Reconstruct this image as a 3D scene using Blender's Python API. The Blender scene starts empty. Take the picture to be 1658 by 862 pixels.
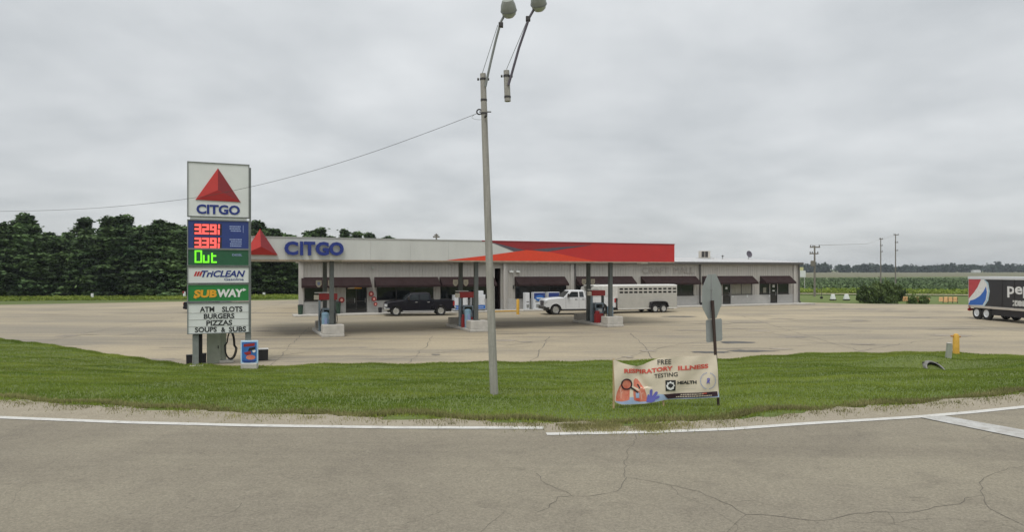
import bpy, bmesh, math, random
import numpy as np
from mathutils import Vector, Matrix
random.seed(7); rng = np.random.default_rng(7)
S = bpy.context.scene
COL = S.collection
R = math.radians

# ------------------------------------------------------------------ camera, sky, sun, exposure
FPX, W0, H0, HOR, EYE = 1100.0, 1658.0, 862.0, 440.0, 3.7
cam_d = bpy.data.cameras.new("camera"); cam = bpy.data.objects.new("camera", cam_d); COL.objects.link(cam)
cam.location = (0, 0, EYE); cam.rotation_euler = (R(90), 0, 0)
cam_d.sensor_width = 36; cam_d.lens = 36 * FPX / W0; cam_d.shift_y = (HOR - H0 / 2) / W0
cam_d.clip_end = 9000; cam_d.clip_start = .05
S.camera = cam
S.view_settings.view_transform = 'Standard'; S.view_settings.look = 'None'
S.view_settings.exposure = .35; S.view_settings.gamma = 1
SUN_EL, SUN_AZ = 62, 200          # azimuth clockwise from +Y
world = bpy.data.worlds.new("World"); S.world = world; world.use_nodes = True
nt = world.node_tree; nt.nodes.clear()
def wn(t, **k):
    n = nt.nodes.new(t)
    for a, b in k.items(): setattr(n, a, b)
    return n
out = wn('ShaderNodeOutputWorld'); bg = wn('ShaderNodeBackground')
sky = wn('ShaderNodeTexSky'); sky.sky_type = 'NISHITA'; sky.sun_disc = False
sky.sun_elevation = R(SUN_EL); sky.sun_rotation = R(SUN_AZ)
tc = wn('ShaderNodeTexCoord'); sep = wn('ShaderNodeSeparateXYZ'); nt.links.new(tc.outputs['Generated'], sep.inputs[0])
zz = wn('ShaderNodeMath', operation='MAXIMUM'); nt.links.new(sep.outputs[2], zz.inputs[0]); zz.inputs[1].default_value = 0
za = wn('ShaderNodeMath', operation='ADD'); nt.links.new(zz.outputs[0], za.inputs[0]); za.inputs[1].default_value = .2
dx = wn('ShaderNodeMath', operation='DIVIDE'); nt.links.new(sep.outputs[0], dx.inputs[0]); nt.links.new(za.outputs[0], dx.inputs[1])
dy = wn('ShaderNodeMath', operation='DIVIDE'); nt.links.new(sep.outputs[1], dy.inputs[0]); nt.links.new(za.outputs[0], dy.inputs[1])
cx = wn('ShaderNodeCombineXYZ'); nt.links.new(dx.outputs[0], cx.inputs[0]); nt.links.new(dy.outputs[0], cx.inputs[1])
n1 = wn('ShaderNodeTexNoise'); n1.inputs['Scale'].default_value = .95; n1.inputs['Detail'].default_value = 5; n1.inputs['Roughness'].default_value = .5
n1.inputs['Distortion'].default_value = .4
nt.links.new(cx.outputs[0], n1.inputs['Vector'])
n2 = wn('ShaderNodeTexNoise'); n2.inputs['Scale'].default_value = 2.6; n2.inputs['Detail'].default_value = 4; n2.inputs['Roughness'].default_value = .45
nt.links.new(cx.outputs[0], n2.inputs['Vector'])
nm = wn('ShaderNodeMix'); nm.data_type = 'FLOAT'; nm.inputs[0].default_value = .38
nt.links.new(n1.outputs[0], nm.inputs[2]); nt.links.new(n2.outputs[0], nm.inputs[3])
rp = wn('ShaderNodeValToRGB'); cr = rp.color_ramp
cr.elements[0].position = .34; cr.elements[0].color = (4.15, 4.34, 4.46, 1)
cr.elements[1].position = .64; cr.elements[1].color = (6.05, 6.2, 6.27, 1)
nt.links.new(nm.outputs[0], rp.inputs[0])
# the cloud deck gets steadily brighter overhead, as every overcast does
el = wn('ShaderNodeMapRange'); el.inputs[1].default_value = 0; el.inputs[2].default_value = 1; el.inputs[3].default_value = .9; el.inputs[4].default_value = 1.5
nt.links.new(zz.outputs[0], el.inputs[0])
sc_ = wn('ShaderNodeVectorMath', operation='SCALE'); nt.links.new(rp.outputs[0], sc_.inputs[0]); nt.links.new(el.outputs[0], sc_.inputs['Scale'])
mx = wn('ShaderNodeMix'); mx.data_type = 'RGBA'; mx.inputs[0].default_value = .93
nt.links.new(sky.outputs[0], mx.inputs[6]); nt.links.new(sc_.outputs[0], mx.inputs[7])
nt.links.new(mx.outputs[2], bg.inputs[0]); bg.inputs[1].default_value = .1
nt.links.new(bg.outputs[0], out.inputs[0])
sl = bpy.data.lights.new("sun", 'SUN'); sl.energy = 1.35; sl.angle = R(24); sl.color = (1, .965, .91)
so = bpy.data.objects.new("sun", sl); COL.objects.link(so)
so.rotation_euler = (R(90 - SUN_EL), 0, R(180 - SUN_AZ)); so.location = (0, -20, 40)

# ------------------------------------------------------------------ helpers
def K(px): return (px - W0 / 2) / FPX
def gp(px, py, z=0.0):
    d = (EYE - z) * FPX / (py - HOR); return Vector((K(px) * d, d, z))
class Frame:                     # a vertical plane standing in the place
    def __init__(s, x, y, deg):
        s.p = Vector((x, y, 0)); s.a = R(deg); s.u = Vector((math.cos(s.a), math.sin(s.a), 0)); s.n = Vector((-math.sin(s.a), math.cos(s.a), 0))
    def sz(s, px, py=440, t=0):
        q = s.p + s.n * t; k = K(px)
        v = (k * q.y - q.x) / (s.u.x - k * s.u.y); d = q.y + v * s.u.y
        return v, EYE + (HOR - py) * d / FPX
    def w(s, a, t, z=0): return s.p + s.u * a + s.n * t + Vector((0, 0, z))
class MB:
    def __init__(s): s.v = []; s.f = []
    def add(s, vs, fs):
        b = len(s.v); s.v += [tuple(v) for v in vs]; s.f += [tuple(i + b for i in f) for f in fs]; return s
    def box(s, x0, x1, y0, y1, z0, z1, M=None, taper=1.0, tx=None, ty=None):
        tx = taper if tx is None else tx; ty = taper if ty is None else ty
        mx_, my_ = (x0 + x1) / 2, (y0 + y1) / 2; hx, hy = (x1 - x0) / 2, (y1 - y0) / 2
        vs = [Vector((mx_ + sx * hx, my_ + sy * hy, z0)) for sx, sy in ((-1, -1), (1, -1), (1, 1), (-1, 1))]
        vs += [Vector((mx_ + sx * hx * tx, my_ + sy * hy * ty, z1)) for sx, sy in ((-1, -1), (1, -1), (1, 1), (-1, 1))]
        if M is not None: vs = [M @ v for v in vs]
        return s.add(vs, [(3, 2, 1, 0), (4, 5, 6, 7), (0, 1, 5, 4), (1, 2, 6, 5), (2, 3, 7, 6), (3, 0, 4, 7)])
    def prism(s, pts, y0, y1, axis='y'):   # polygon of (a,b) extruded along an axis
        n = len(pts)
        def P(a, b, c): return (a, c, b) if axis == 'y' else ((a, b, c) if axis == 'z' else (c, a, b))
        vs = [P(a, b, y0) for a, b in pts] + [P(a, b, y1) for a, b in pts]
        fs = [tuple(range(n)), tuple(range(2 * n - 1, n - 1, -1))] + [(i, i + n, (i + 1) % n + n, (i + 1) % n) for i in range(n)]
        return s.add(vs, fs)
    def tube(s, pts, r, n=8, r2=None, cap=True):
        pts = [Vector(p) for p in pts]; m = len(pts); r2 = r if r2 is None else r2
        b = len(s.v); prev = None
        for i, p in enumerate(pts):
            t = (pts[min(i + 1, m - 1)] - pts[max(i - 1, 0)]).normalized()
            a = prev if prev is not None else (Vector((0, 0, 1)) if abs(t.z) < .9 else Vector((1, 0, 0)))
            x = (a - t * a.dot(t)).normalized(); prev = x; y = t.cross(x)
            rr = r + (r2 - r) * i / max(1, m - 1)
            for j in range(n):
                th = 2 * math.pi * j / n; s.v.append(tuple(p + x * (rr * math.cos(th)) + y * (rr * math.sin(th))))
        for i in range(m - 1):
            for j in range(n):
                s.f.append((b + i * n + j, b + i * n + (j + 1) % n, b + (i + 1) * n + (j + 1) % n, b + (i + 1) * n + j))
        if cap:
            s.f.append(tuple(b + j for j in range(n - 1, -1, -1))); s.f.append(tuple(b + (m - 1) * n + j for j in range(n)))
        return s
    def lathe(s, prof, n=20, M=None):     # prof (r, z) about z
        b = len(s.v); m = len(prof)
        for r_, z in prof:
            for j in range(n):
                th = 2 * math.pi * j / n; v = Vector((r_ * math.cos(th), r_ * math.sin(th), z))
                s.v.append(tuple(M @ v if M is not None else v))
        for i in range(m - 1):
            for j in range(n):
                s.f.append((b + i * n + j, b + i * n + (j + 1) % n, b + (i + 1) * n + (j + 1) % n, b + (i + 1) * n + j))
        s.f.append(tuple(b + j for j in range(n - 1, -1, -1))); s.f.append(tuple(b + (m - 1) * n + j for j in range(n)))
        return s
def link(name, data, parent=None):
    o = bpy.data.objects.new(name, data); COL.objects.link(o)
    if parent is not None: o.parent = parent
    return o
def ob(name, mb, m, parent=None, bev=0, smooth=False, seg=2, fix=True):
    me = bpy.data.meshes.new(name); me.from_pydata(mb.v, [], mb.f)
    if fix:
        bm = bmesh.new(); bm.from_mesh(me); bmesh.ops.recalc_face_normals(bm, faces=bm.faces); bm.to_mesh(me); bm.free()
    me.materials.append(m)
    if smooth: me.polygons.foreach_set('use_smooth', [True] * len(me.polygons))
    o = link(name, me, parent)
    if smooth:
        try: me.set_sharp_from_angle(angle=R(40))
        except Exception: pass
    if bev:
        md = o.modifiers.new('edge', 'BEVEL'); md.width = bev; md.segments = seg; md.limit_method = 'ANGLE'; md.angle_limit = R(40)
    return o
def npmesh(name, V, Fs, m, parent=None, attr=None, smooth=False):   # Fs: (n,3) or (n,4)
    me = bpy.data.meshes.new(name); k = Fs.shape[1]
    me.vertices.add(len(V)); me.vertices.foreach_set('co', V.astype(np.float32).ravel())
    me.loops.add(Fs.size); me.loops.foreach_set('vertex_index', Fs.astype(np.int32).ravel())
    me.polygons.add(len(Fs)); me.polygons.foreach_set('loop_start', np.arange(0, Fs.size, k, dtype=np.int32))
    me.update(calc_edges=True)
    if smooth: me.polygons.foreach_set('use_smooth', np.ones(len(Fs), dtype=bool))
    if attr is not None:
        a = me.attributes.new('tone', 'FLOAT', 'FACE'); a.data.foreach_set('value', attr.astype(np.float32))
    me.materials.append(m)
    return link(name, me, parent)
def thing(name, label, cat, loc=(0, 0, 0), rz=0, group=None):
    o = bpy.data.objects.new(name, None); COL.objects.link(o); o.location = loc; o.rotation_euler = (0, 0, rz)
    o.empty_display_size = .2
    return tag(o, label, cat, group)
def tag(o, label, cat, group=None):
    o['label'] = label; o['category'] = cat
    if group: o['group'] = group
    return o
def struct(o): o['kind'] = 'structure'; return o
def stuff(o, label=None, cat=None):
    o['kind'] = 'stuff'
    if label: o['label'] = label
    if cat: o['category'] = cat
    return o
def copy_tree(o, parent=None):
    c = o.copy(); COL.objects.link(c); c.parent = parent
    for ch in list(o.children): copy_tree(ch, c)
    return c

# ------------------------------------------------------------------ materials
def mat(name, col, rough=.7, metal=0, var=.12, scale=6, bump=0, bscale=60, emit=None, estr=1, spec=.5, streak=None, rnd=0, attr=0, coat=0, world=False, col2=None, trans=0):
    m = bpy.data.materials.new(name); m.use_nodes = True; t = m.node_tree; b = t.nodes['Principled BSDF']
    b.inputs['Roughness'].default_value = rough; b.inputs['Metallic'].default_value = metal
    b.inputs['Specular IOR Level'].default_value = spec; b.inputs['Coat Weight'].default_value = coat
    col = tuple(col) + (1,)
    if emit: b.inputs['Emission Color'].default_value = tuple(emit) + (1,); b.inputs['Emission Strength'].default_value = estr
    c = t.nodes.new('ShaderNodeTexCoord'); src = c.outputs['Object']
    if world:
        g = t.nodes.new('ShaderNodeNewGeometry'); src = g.outputs['Position']
    if streak:
        mp = t.nodes.new('ShaderNodeMapping'); mp.inputs['Scale'].default_value = streak; t.links.new(src, mp.inputs[0]); src2 = mp.outputs[0]
    else: src2 = src
    n = t.nodes.new('ShaderNodeTexNoise'); n.inputs['Scale'].default_value = scale; n.inputs['Detail'].default_value = 6; n.inputs['Roughness'].default_value = .6
    t.links.new(src2, n.inputs['Vector'])
    mr = t.nodes.new('ShaderNodeMapRange'); mr.inputs[1].default_value = .3; mr.inputs[2].default_value = .7
    t.links.new(n.outputs[0], mr.inputs[0])
    mix = t.nodes.new('ShaderNodeMix'); mix.data_type = 'RGBA'
    if col2 is None:
        mix.inputs[6].default_value = tuple(x * (1 - var) for x in col[:3]) + (1,); mix.inputs[7].default_value = tuple(min(.95, x * (1 + var)) for x in col[:3]) + (1,)
    else:
        mix.inputs[6].default_value = col; mix.inputs[7].default_value = tuple(col2) + (1,)
    t.links.new(mr.outputs[0], mix.inputs[0]); last = mix.outputs[2]
    def mul(val, lo, hi):
        nonlocal last
        r_ = t.nodes.new('ShaderNodeMapRange'); r_.inputs[3].default_value = lo; r_.inputs[4].default_value = hi; t.links.new(val, r_.inputs[0])
        s_ = t.nodes.new('ShaderNodeVectorMath'); s_.operation = 'SCALE'; t.links.new(last, s_.inputs[0]); t.links.new(r_.outputs[0], s_.inputs['Scale']); last = s_.outputs[0]
    if rnd:
        oi = t.nodes.new('ShaderNodeObjectInfo'); mul(oi.outputs['Random'], 1 - rnd, 1 + rnd)
    if attr:
        at = t.nodes.new('ShaderNodeAttribute'); at.attribute_name = 'tone'; mul(at.outputs['Fac'], 1 - attr, 1 + attr)
    t.links.new(last, b.inputs['Base Color'])
    if bump:
        n3 = t.nodes.new('ShaderNodeTexNoise'); n3.inputs['Scale'].default_value = bscale; n3.inputs['Detail'].default_value = 5; t.links.new(src, n3.inputs['Vector'])
        bp = t.nodes.new('ShaderNodeBump'); bp.inputs['Strength'].default_value = bump; bp.inputs['Distance'].default_value = .02
        t.links.new(n3.outputs[0], bp.inputs['Height']); t.links.new(bp.outputs[0], b.inputs['Normal'])
    if trans:
        tr = t.nodes.new('ShaderNodeBsdfTranslucent'); t.links.new(last, tr.inputs[0]); ms = t.nodes.new('ShaderNodeMixShader'); ms.inputs[0].default_value = trans
        t.links.new(b.outputs[0], ms.inputs[1]); t.links.new(tr.outputs[0], ms.inputs[2]); t.links.new(ms.outputs[0], t.nodes['Material Output'].inputs[0])
    return m
def ground_mat(name, layers, base, fine=.1, rough=.9, bump=.3, finescale=40, spec=.3):
    """base colour with stacked world-space noise layers: (scale, (sx,sy), lo, hi, colour, amount, seed)"""
    m = bpy.data.materials.new(name); m.use_nodes = True; t = m.node_tree; b = t.nodes['Principled BSDF']
    b.inputs['Roughness'].default_value = rough; b.inputs['Specular IOR Level'].default_value = spec
    g = t.nodes.new('ShaderNodeNewGeometry'); last = None
    rgb = t.nodes.new('ShaderNodeRGB'); rgb.outputs[0].default_value = tuple(base) + (1,); last = rgb.outputs[0]
    for (sc, st, lo, hi, col, amt, sd) in layers:
        mp = t.nodes.new('ShaderNodeMapping'); mp.inputs['Scale'].default_value = (st[0], st[1], 1); mp.inputs['Location'].default_value = (sd * 13.7, sd * 7.1, sd)
        if len(st) > 2: mp.inputs['Rotation'].default_value = (0, 0, R(st[2]))
        t.links.new(g.outputs['Position'], mp.inputs[0])
        n = t.nodes.new('ShaderNodeTexNoise'); n.inputs['Scale'].default_value = sc; n.inputs['Detail'].default_value = 6; n.inputs['Roughness'].default_value = .62; n.inputs['Distortion'].default_value = .3
        t.links.new(mp.outputs[0], n.inputs['Vector'])
        mr = t.nodes.new('ShaderNodeMapRange'); mr.inputs[1].default_value = lo; mr.inputs[2].default_value = hi; mr.inputs[4].default_value = amt
        t.links.new(n.outputs[0], mr.inputs[0])
        x = t.nodes.new('ShaderNodeMix'); x.data_type = 'RGBA'; t.links.new(mr.outputs[0], x.inputs[0]); t.links.new(last, x.inputs[6]); x.inputs[7].default_value = tuple(col) + (1,)
        last = x.outputs[2]
    n = t.nodes.new('ShaderNodeTexNoise'); n.inputs['Scale'].default_value = finescale; n.inputs['Detail'].default_value = 8; n.inputs['Roughness'].default_value = .75
    t.links.new(g.outputs['Position'], n.inputs['Vector'])
    mr = t.nodes.new('ShaderNodeMapRange'); mr.inputs[1].default_value = .25; mr.inputs[2].default_value = .75; mr.inputs[3].default_value = 1 - fine; mr.inputs[4].default_value = 1 + fine
    t.links.new(n.outputs[0], mr.inputs[0])
    s_ = t.nodes.new('ShaderNodeVectorMath'); s_.operation = 'SCALE'; t.links.new(last, s_.inputs[0]); t.links.new(mr.outputs[0], s_.inputs['Scale'])
    t.links.new(s_.outputs[0], b.inputs['Base Color'])
    bp = t.nodes.new('ShaderNodeBump'); bp.inputs['Strength'].default_value = bump; bp.inputs['Distance'].default_value = .02
    t.links.new(n.outputs[0], bp.inputs['Height']); t.links.new(bp.outputs[0], b.inputs['Normal'])
    return m
M = {}
M['road'] = ground_mat('asphalt', [(.35, (1, 1), .35, .65, (.215, .19, .148), .75, 1), (.22, (.25, 1), .45, .7, (.285, .255, .2), .7, 2), (.5, (.12, 1.6), .5, .68, (.2, .176, .136), .55, 12), (1.6, (1, 1), .52, .72, (.185, .163, .128), .5, 3), (7, (1, 1), .58, .74, (.33, .3, .235), .5, 4), (14, (1, 1), .6, .72, (.13, .115, .09), .5, 14)], (.3, .268, .202), fine=.45, finescale=38, bump=1.0)
M['lot'] = ground_mat('concrete_lot', [(.05, (.6, 1.4, 20), .4, .62, (.285, .248, .183), .85, 1), (.16, (.35, 1.6, 22), .48, .62, (.235, .21, .168), .75, 5), (.5, (.3, 2.2, 22), .54, .68, (.2, .182, .155), .6, 6), (.1, (.5, 1), .5, .66, (.45, .375, .255), .7, 7), (.35, (.25, 2.6, 14), .57, .66, (.17, .155, .135), .55, 11), (1.5, (1, 1), .6, .75, (.22, .2, .17), .3, 8)], (.38, .322, .226), fine=.22, finescale=7, bump=.25)
M['shoulder'] = ground_mat('gravel_shoulder', [(.7, (.5, 1.3), .4, .65, (.29, .255, .19), .75, 1), (3, (1, 1), .5, .72, (.38, .335, .255), .6, 2), (1.3, (.6, 1.6), .6, .72, (.2, .18, .1), .5, 9)], (.33, .29, .222), fine=.45, finescale=30, bump=.7)
M['grass_ground'] = ground_mat('lawn_soil', [(.5, (.35, 1.6), .4, .62, (.13, .17, .035), .8, 1), (.15, (.5, 1.3), .45, .68, (.15, .18, .05), .7, 2), (3, (1, 1), .5, .75, (.045, .07, .02), .5, 3), (.012, (1, 1), .4, .6, (.1, .12, .045), .5, 4)], (.11, .155, .04), fine=.35, finescale=14, bump=.6)
M['crop'] = ground_mat('crop_rows', [(.02, (.4, 2.0, 10), .4, .62, (.08, .115, .055), .8, 1), (.08, (.2, 1.2, -8), .5, .7, (.125, .165, .085), .7, 2), (.4, (.3, 1), .5, .7, (.07, .1, .05), .5, 3)], (.1, .14, .068), fine=.3, finescale=1.2, bump=.6)
M['weeds'] = ground_mat('weedy_bank', [(.12, (.6, 1.4), .4, .62, (.17, .21, .06), .8, 1), (.5, (.5, 1.2), .5, .7, (.08, .12, .035), .75, 2)], (.14, .19, .055), fine=.35, finescale=2, bump=.7)
M['stubble'] = ground_mat('dry_field', [(.006, (.5, 2.5), .4, .62, (.13, .13, .07), .8, 1)], (.165, .155, .09), fine=.15, finescale=.8, bump=.3)
M['lane'] = ground_mat('gravel_lane', [], (.42, .37, .27), fine=.12, finescale=2, bump=.2)
M['paint'] = ground_mat('road_paint', [(5, (1, 1), .5, .68, (.33, .31, .28), .55, 2), (30, (1, 1), .55, .7, (.3, .28, .25), .5, 3)], (.58, .57, .535), fine=.15)
M['paint_old'] = ground_mat('worn_paint', [(4, (1, 1), .42, .62, (.33, .31, .28), .7, 2), (26, (1, 1), .5, .7, (.28, .26, .23), .6, 3)], (.48, .48, .46), fine=.1)
M['crack'] = mat('crack', (.125, .111, .09), .95, var=.3, scale=8)
M['seam'] = mat('lot_seam', (.15, .132, .11), .95, var=.3, scale=2)
M['stain'] = mat('oil_stain', (.07, .065, .058), .6, var=.4, scale=1.5)
M['stain_light'] = ground_mat('tyre_marks', [(1.2, (.4, 1.4), .4, .6, (.36, .31, .245), .9, 3)], (.21, .188, .158), fine=.15, finescale=6, bump=.1)
M['grass'] = mat('grass_blade', (.12, .19, .03), .6, var=.3, scale=.4, attr=.27, world=True, streak=(.35, 2.6, 1), trans=.3, col2=(.3, .35, .075), spec=.05)
M['grass_dry'] = mat('dry_grass_blade', (.19, .2, .07), .8, scale=1, attr=.45, world=True, trans=.2, col2=(.32, .29, .14), spec=.1)
M['siding'] = mat('ribbed_metal', (.42, .4, .365), .55, var=.06, scale=1.3, streak=(1, 1, .15))
M['siding_trim'] = mat('siding_trim', (.45, .43, .4), .5, var=.06)
M['block'] = mat('painted_block', (.46, .45, .43), .75, var=.08, scale=2, bump=.3, bscale=25)
M['mortar'] = mat('mortar_joint', (.36, .35, .33), .9)
M['roof'] = mat('white_roof', (.66, .66, .66), .45, var=.05, scale=1)
M['gutter'] = mat('dark_gutter', (.085, .08, .075), .5)
M['awning'] = mat('maroon_awning', (.03, .0165, .0165), .85, var=.25, spec=.2, scale=3, bump=.25, bscale=8)
M['glass'] = mat('dark_glass', (.012, .014, .016), .06, var=.2, spec=.6)
M['blind'] = mat('window_blind', (.26, .25, .2), .6, var=.2, scale=3, streak=(3, 1, .3))
M['frame'] = mat('bronze_frame', (.035, .032, .03), .45)
M['alu'] = mat('aluminium', (.48, .48, .46), .4, metal=.3, var=.08)
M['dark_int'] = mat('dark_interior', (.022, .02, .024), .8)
M['fascia'] = mat('fascia_white', (.53, .54, .515), .4, var=.07, scale=1.1, streak=(1, 1, .25))
M['fascia_cap'] = mat('fascia_cap', (.36, .365, .35), .5)
M['soffit'] = mat('soffit', (.5, .46, .4), .6, var=.1, scale=1)
M['rust_edge'] = mat('fascia_drip', (.33, .27, .2), .7, var=.3, scale=3)
M['red_a'] = mat('red_panel', (.47, .023, .022), .45, var=.07, scale=1)
M['red_b'] = mat('deep_red_panel', (.27, .017, .02), .45, var=.07)
M['red_c'] = mat('orange_red_panel', (.66, .055, .02), .45, var=.06)
M['slate'] = mat('slate_panel', (.085, .075, .095), .5)
M['tri_l'] = mat('mark_left_red', (.52, .04, .033), .4, var=.05)
M['tri_r'] = mat('mark_right_red', (.23, .018, .022), .4, var=.05)
M['tri_b'] = mat('mark_base_red', (.36, .018, .018), .4, var=.05)
M['blue'] = mat('letter_blue', (.012, .03, .2), .4, var=.06)
M['sign_white'] = mat('sign_white', (.68, .7, .68), .4, var=.05, scale=1.5)
M['sign_blue'] = mat('sign_blue', (.022, .045, .2), .4, var=.08)
M['sign_green'] = mat('sign_green', (.018, .1, .045), .4, var=.1)
M['sub_green'] = mat('sandwich_green', (.02, .2, .045), .4, var=.08)
M['yellow'] = mat('letter_yellow', (.75, .36, .02), .4)
M['white'] = mat('letter_white', (.75, .75, .73), .4)
M['black'] = mat('letter_black', (.02, .022, .022), .6)
M['pale_text'] = mat('pale_print', (.28, .34, .55), .5)
M['led_red'] = mat('led_red', (.5, .05, .05), .4, emit=(1, .12, .1), estr=.85)
M['led_green'] = mat('led_green', (.1, .5, .02), .4, emit=(.2, 1, .02), estr=.75)
M['galv'] = mat('galvanised', (.3, .31, .3), .5, metal=.4, var=.15, scale=4)
M['post_grey'] = mat('post_grey', (.2, .215, .205), .55, var=.15)
M['cab_green'] = mat('cabinet_green', (.3, .32, .26), .6, var=.12, scale=3)
M['rubber'] = mat('rubber', (.02, .019, .018), .75, var=.25)
M['bin_black'] = mat('bin_black', (.018, .016, .02), .5)
M['conc'] = mat('concrete', (.46, .44, .4), .85, var=.14, scale=3, bump=.3, bscale=20)
M['conc_dark'] = mat('concrete_dark', (.3, .275, .24), .9, var=.15, scale=2)
M['gutter_pipe'] = mat('old_pipe', (.2, .195, .18), .9, var=.3)
M['column'] = mat('column_grey', (.085, .095, .09), .5, var=.15, scale=2)
M['pump'] = mat('pump_bluegrey', (.2, .25, .29), .4, var=.1)
M['pump_red'] = mat('pump_red', (.3, .022, .022), .45, var=.12)
M['pump_white'] = mat('pump_white', (.6, .6, .57), .5, var=.08)
M['cream'] = mat('cream_flag', (.6, .56, .46), .5)
M['bin_blue'] = mat('pale_blue_bin', (.22, .36, .47), .5, var=.15, scale=4)
M['ice_white'] = mat('ice_white', (.66, .68, .7), .4, var=.05)
M['ice_blue'] = mat('ice_blue', (.03, .15, .48), .4, var=.1)
M['bollard'] = mat('bollard_yellow', (.62, .36, .05), .6, var=.15, scale=5)
M['wood_pole'] = mat('weathered_pole', (.31, .3, .265), .85, var=.2, scale=5, streak=(3, 3, .25), bump=.4, bscale=20)
M['util'] = mat('utility_pole', (.19, .17, .145), .85, var=.2)
M['lamp_body'] = mat('lamp_body', (.28, .3, .27), .5, var=.1)
M['lamp_lens'] = mat('lamp_lens', (.42, .45, .4), .25, var=.12, scale=12)
M['brown_post'] = mat('brown_post', (.045, .028, .022), .75, var=.2)
M['sign_back'] = mat('sign_back', (.33, .355, .345), .42, metal=.35, var=.1, scale=3)
M['sign_red'] = mat('stop_red', (.45, .02, .02), .4)
M['banner'] = mat('banner_cloth', (.68, .6, .47), .7, var=.05, scale=4, bump=.2, bscale=12)
M['b_red'] = mat('print_red', (.62, .1, .07), .6, var=.1)
M['b_orange'] = mat('print_coral', (.58, .13, .08), .6, scale=9, col2=(.7, .27, .18))
M['b_pink'] = mat('print_pink', (.75, .38, .3), .6)
M['b_blue'] = mat('print_sky', (.34, .44, .62), .6, var=.1)
M['b_purple'] = mat('print_violet', (.13, .13, .46), .6, var=.1)
M['b_maroon'] = mat('print_maroon', (.035, .012, .022), .6)
M['stake'] = mat('wood_stake', (.45, .33, .18), .8)
M['truck_black'] = mat('paint_black', (.006, .0055, .011), .3, var=.1, coat=.12, spec=.3)
M['truck_white'] = mat('paint_white', (.68, .69, .7), .3, var=.03, coat=.4)
M['chrome'] = mat('chrome', (.62, .62, .62), .2, metal=.8)
M['carglass'] = mat('car_glass', (.02, .026, .03), .1, spec=.6)
M['light_lens'] = mat('headlamp', (.6, .62, .65), .15, metal=.2)
M['tail'] = mat('tail_lamp', (.4, .02, .02), .3)
M['trailer'] = mat('trailer_skin', (.47, .46, .42), .45, metal=.15, var=.06, scale=2)
M['trailer_top'] = mat('trailer_cap', (.6, .59, .55), .45)
M['cola_black'] = mat('box_graphite', (.03, .03, .034), .4, var=.35, scale=30)
M['cola_red'] = mat('box_red', (.5, .06, .07), .4, var=.1)
M['cola_blue'] = mat('box_blue', (.03, .14, .5), .4, var=.1)
M['cola_rim'] = mat('box_rim', (.45, .6, .68), .4)
M['orange'] = mat('orange_plastic', (.72, .42, .2), .6, var=.2, scale=3)
M['bark'] = mat('bark', (.075, .058, .045), .95, var=.3, bump=.5, bscale=15)
M['pine'] = mat('pine_needles', (.04, .074, .032), .75, scale=.3, world=True, var=.3, col2=(.1, .15, .055), rnd=.25, attr=.85, spec=.15)
M['pine_dead'] = mat('dead_twigs', (.06, .045, .035), .9, attr=.3)
M['shrub'] = mat('shrub_leaves', (.055, .09, .03), .7, scale=.8, world=True, col2=(.14, .19, .06), rnd=.2, attr=.5, spec=.2, trans=.2)
M['crop_leaf'] = mat('crop_leaf', (.075, .115, .05), .8, scale=.03, world=True, col2=(.12, .165, .075), attr=.35, spec=.1)
M['far_wood'] = mat('far_foliage', (.018, .035, .022), .9, scale=.02, world=True, col2=(.045, .068, .036), attr=.45, spec=.05)

# ------------------------------------------------------------------ lettering and flat art
_tc = {}
def text2d(s, bold=.0, shear=0, depth=0):
    key = (s, bold, shear, depth)
    if key in _tc: return _tc[key]
    cu = bpy.data.curves.new('lettering', 'FONT'); cu.body = s; cu.offset = bold; cu.shear = shear; cu.resolution_u = 3; cu.extrude = depth
    o = bpy.data.objects.new('lettering', cu); COL.objects.link(o)
    dg = bpy.context.evaluated_depsgraph_get(); me = bpy.data.meshes.new_from_object(o.evaluated_get(dg))
    v = [tuple(p.co) for p in me.vertices]; f = [tuple(p.vertices) for p in me.polygons]
    bpy.data.objects.remove(o); bpy.data.curves.remove(cu); bpy.data.meshes.remove(me)
    xs = [p[0] for p in v]; ys = [p[1] for p in v]; x0, x1, y0, y1 = min(xs), max(xs), min(ys), max(ys)
    v = [((p[0] - x0) / (x1 - x0), (p[1] - y0) / (y1 - y0), (p[2] / depth if depth else 0)) for p in v]
    _tc[key] = (v, f); return _tc[key]
def letters(name, s, x0, x1, z0, z1, y, depth, m, parent, bold=.03, shear=0):
    """text standing in the local xz plane, front face at y - depth"""
    v, f = text2d(s, bold, shear, .02)
    mb = MB(); mb.add([(x0 + a * (x1 - x0), y - depth * (c + 1) / 2, z0 + b * (z1 - z0)) for a, b, c in v], f)
    o = ob(name, mb, m, parent); return o
def plate(name, pts, y, m, parent, th=.006):
    return ob(name, MB().prism(pts, y - th, y), m, parent)
def circ(cx_, cy_, r, n=24, ry=None, a0=0, a1=360):
    ry = r if ry is None else ry
    return [(cx_ + r * math.cos(R(a0 + (a1 - a0) * i / n)), cy_ + ry * math.sin(R(a0 + (a1 - a0) * i / n))) for i in range(n + (0 if a1 - a0 == 360 else 1))]

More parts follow.
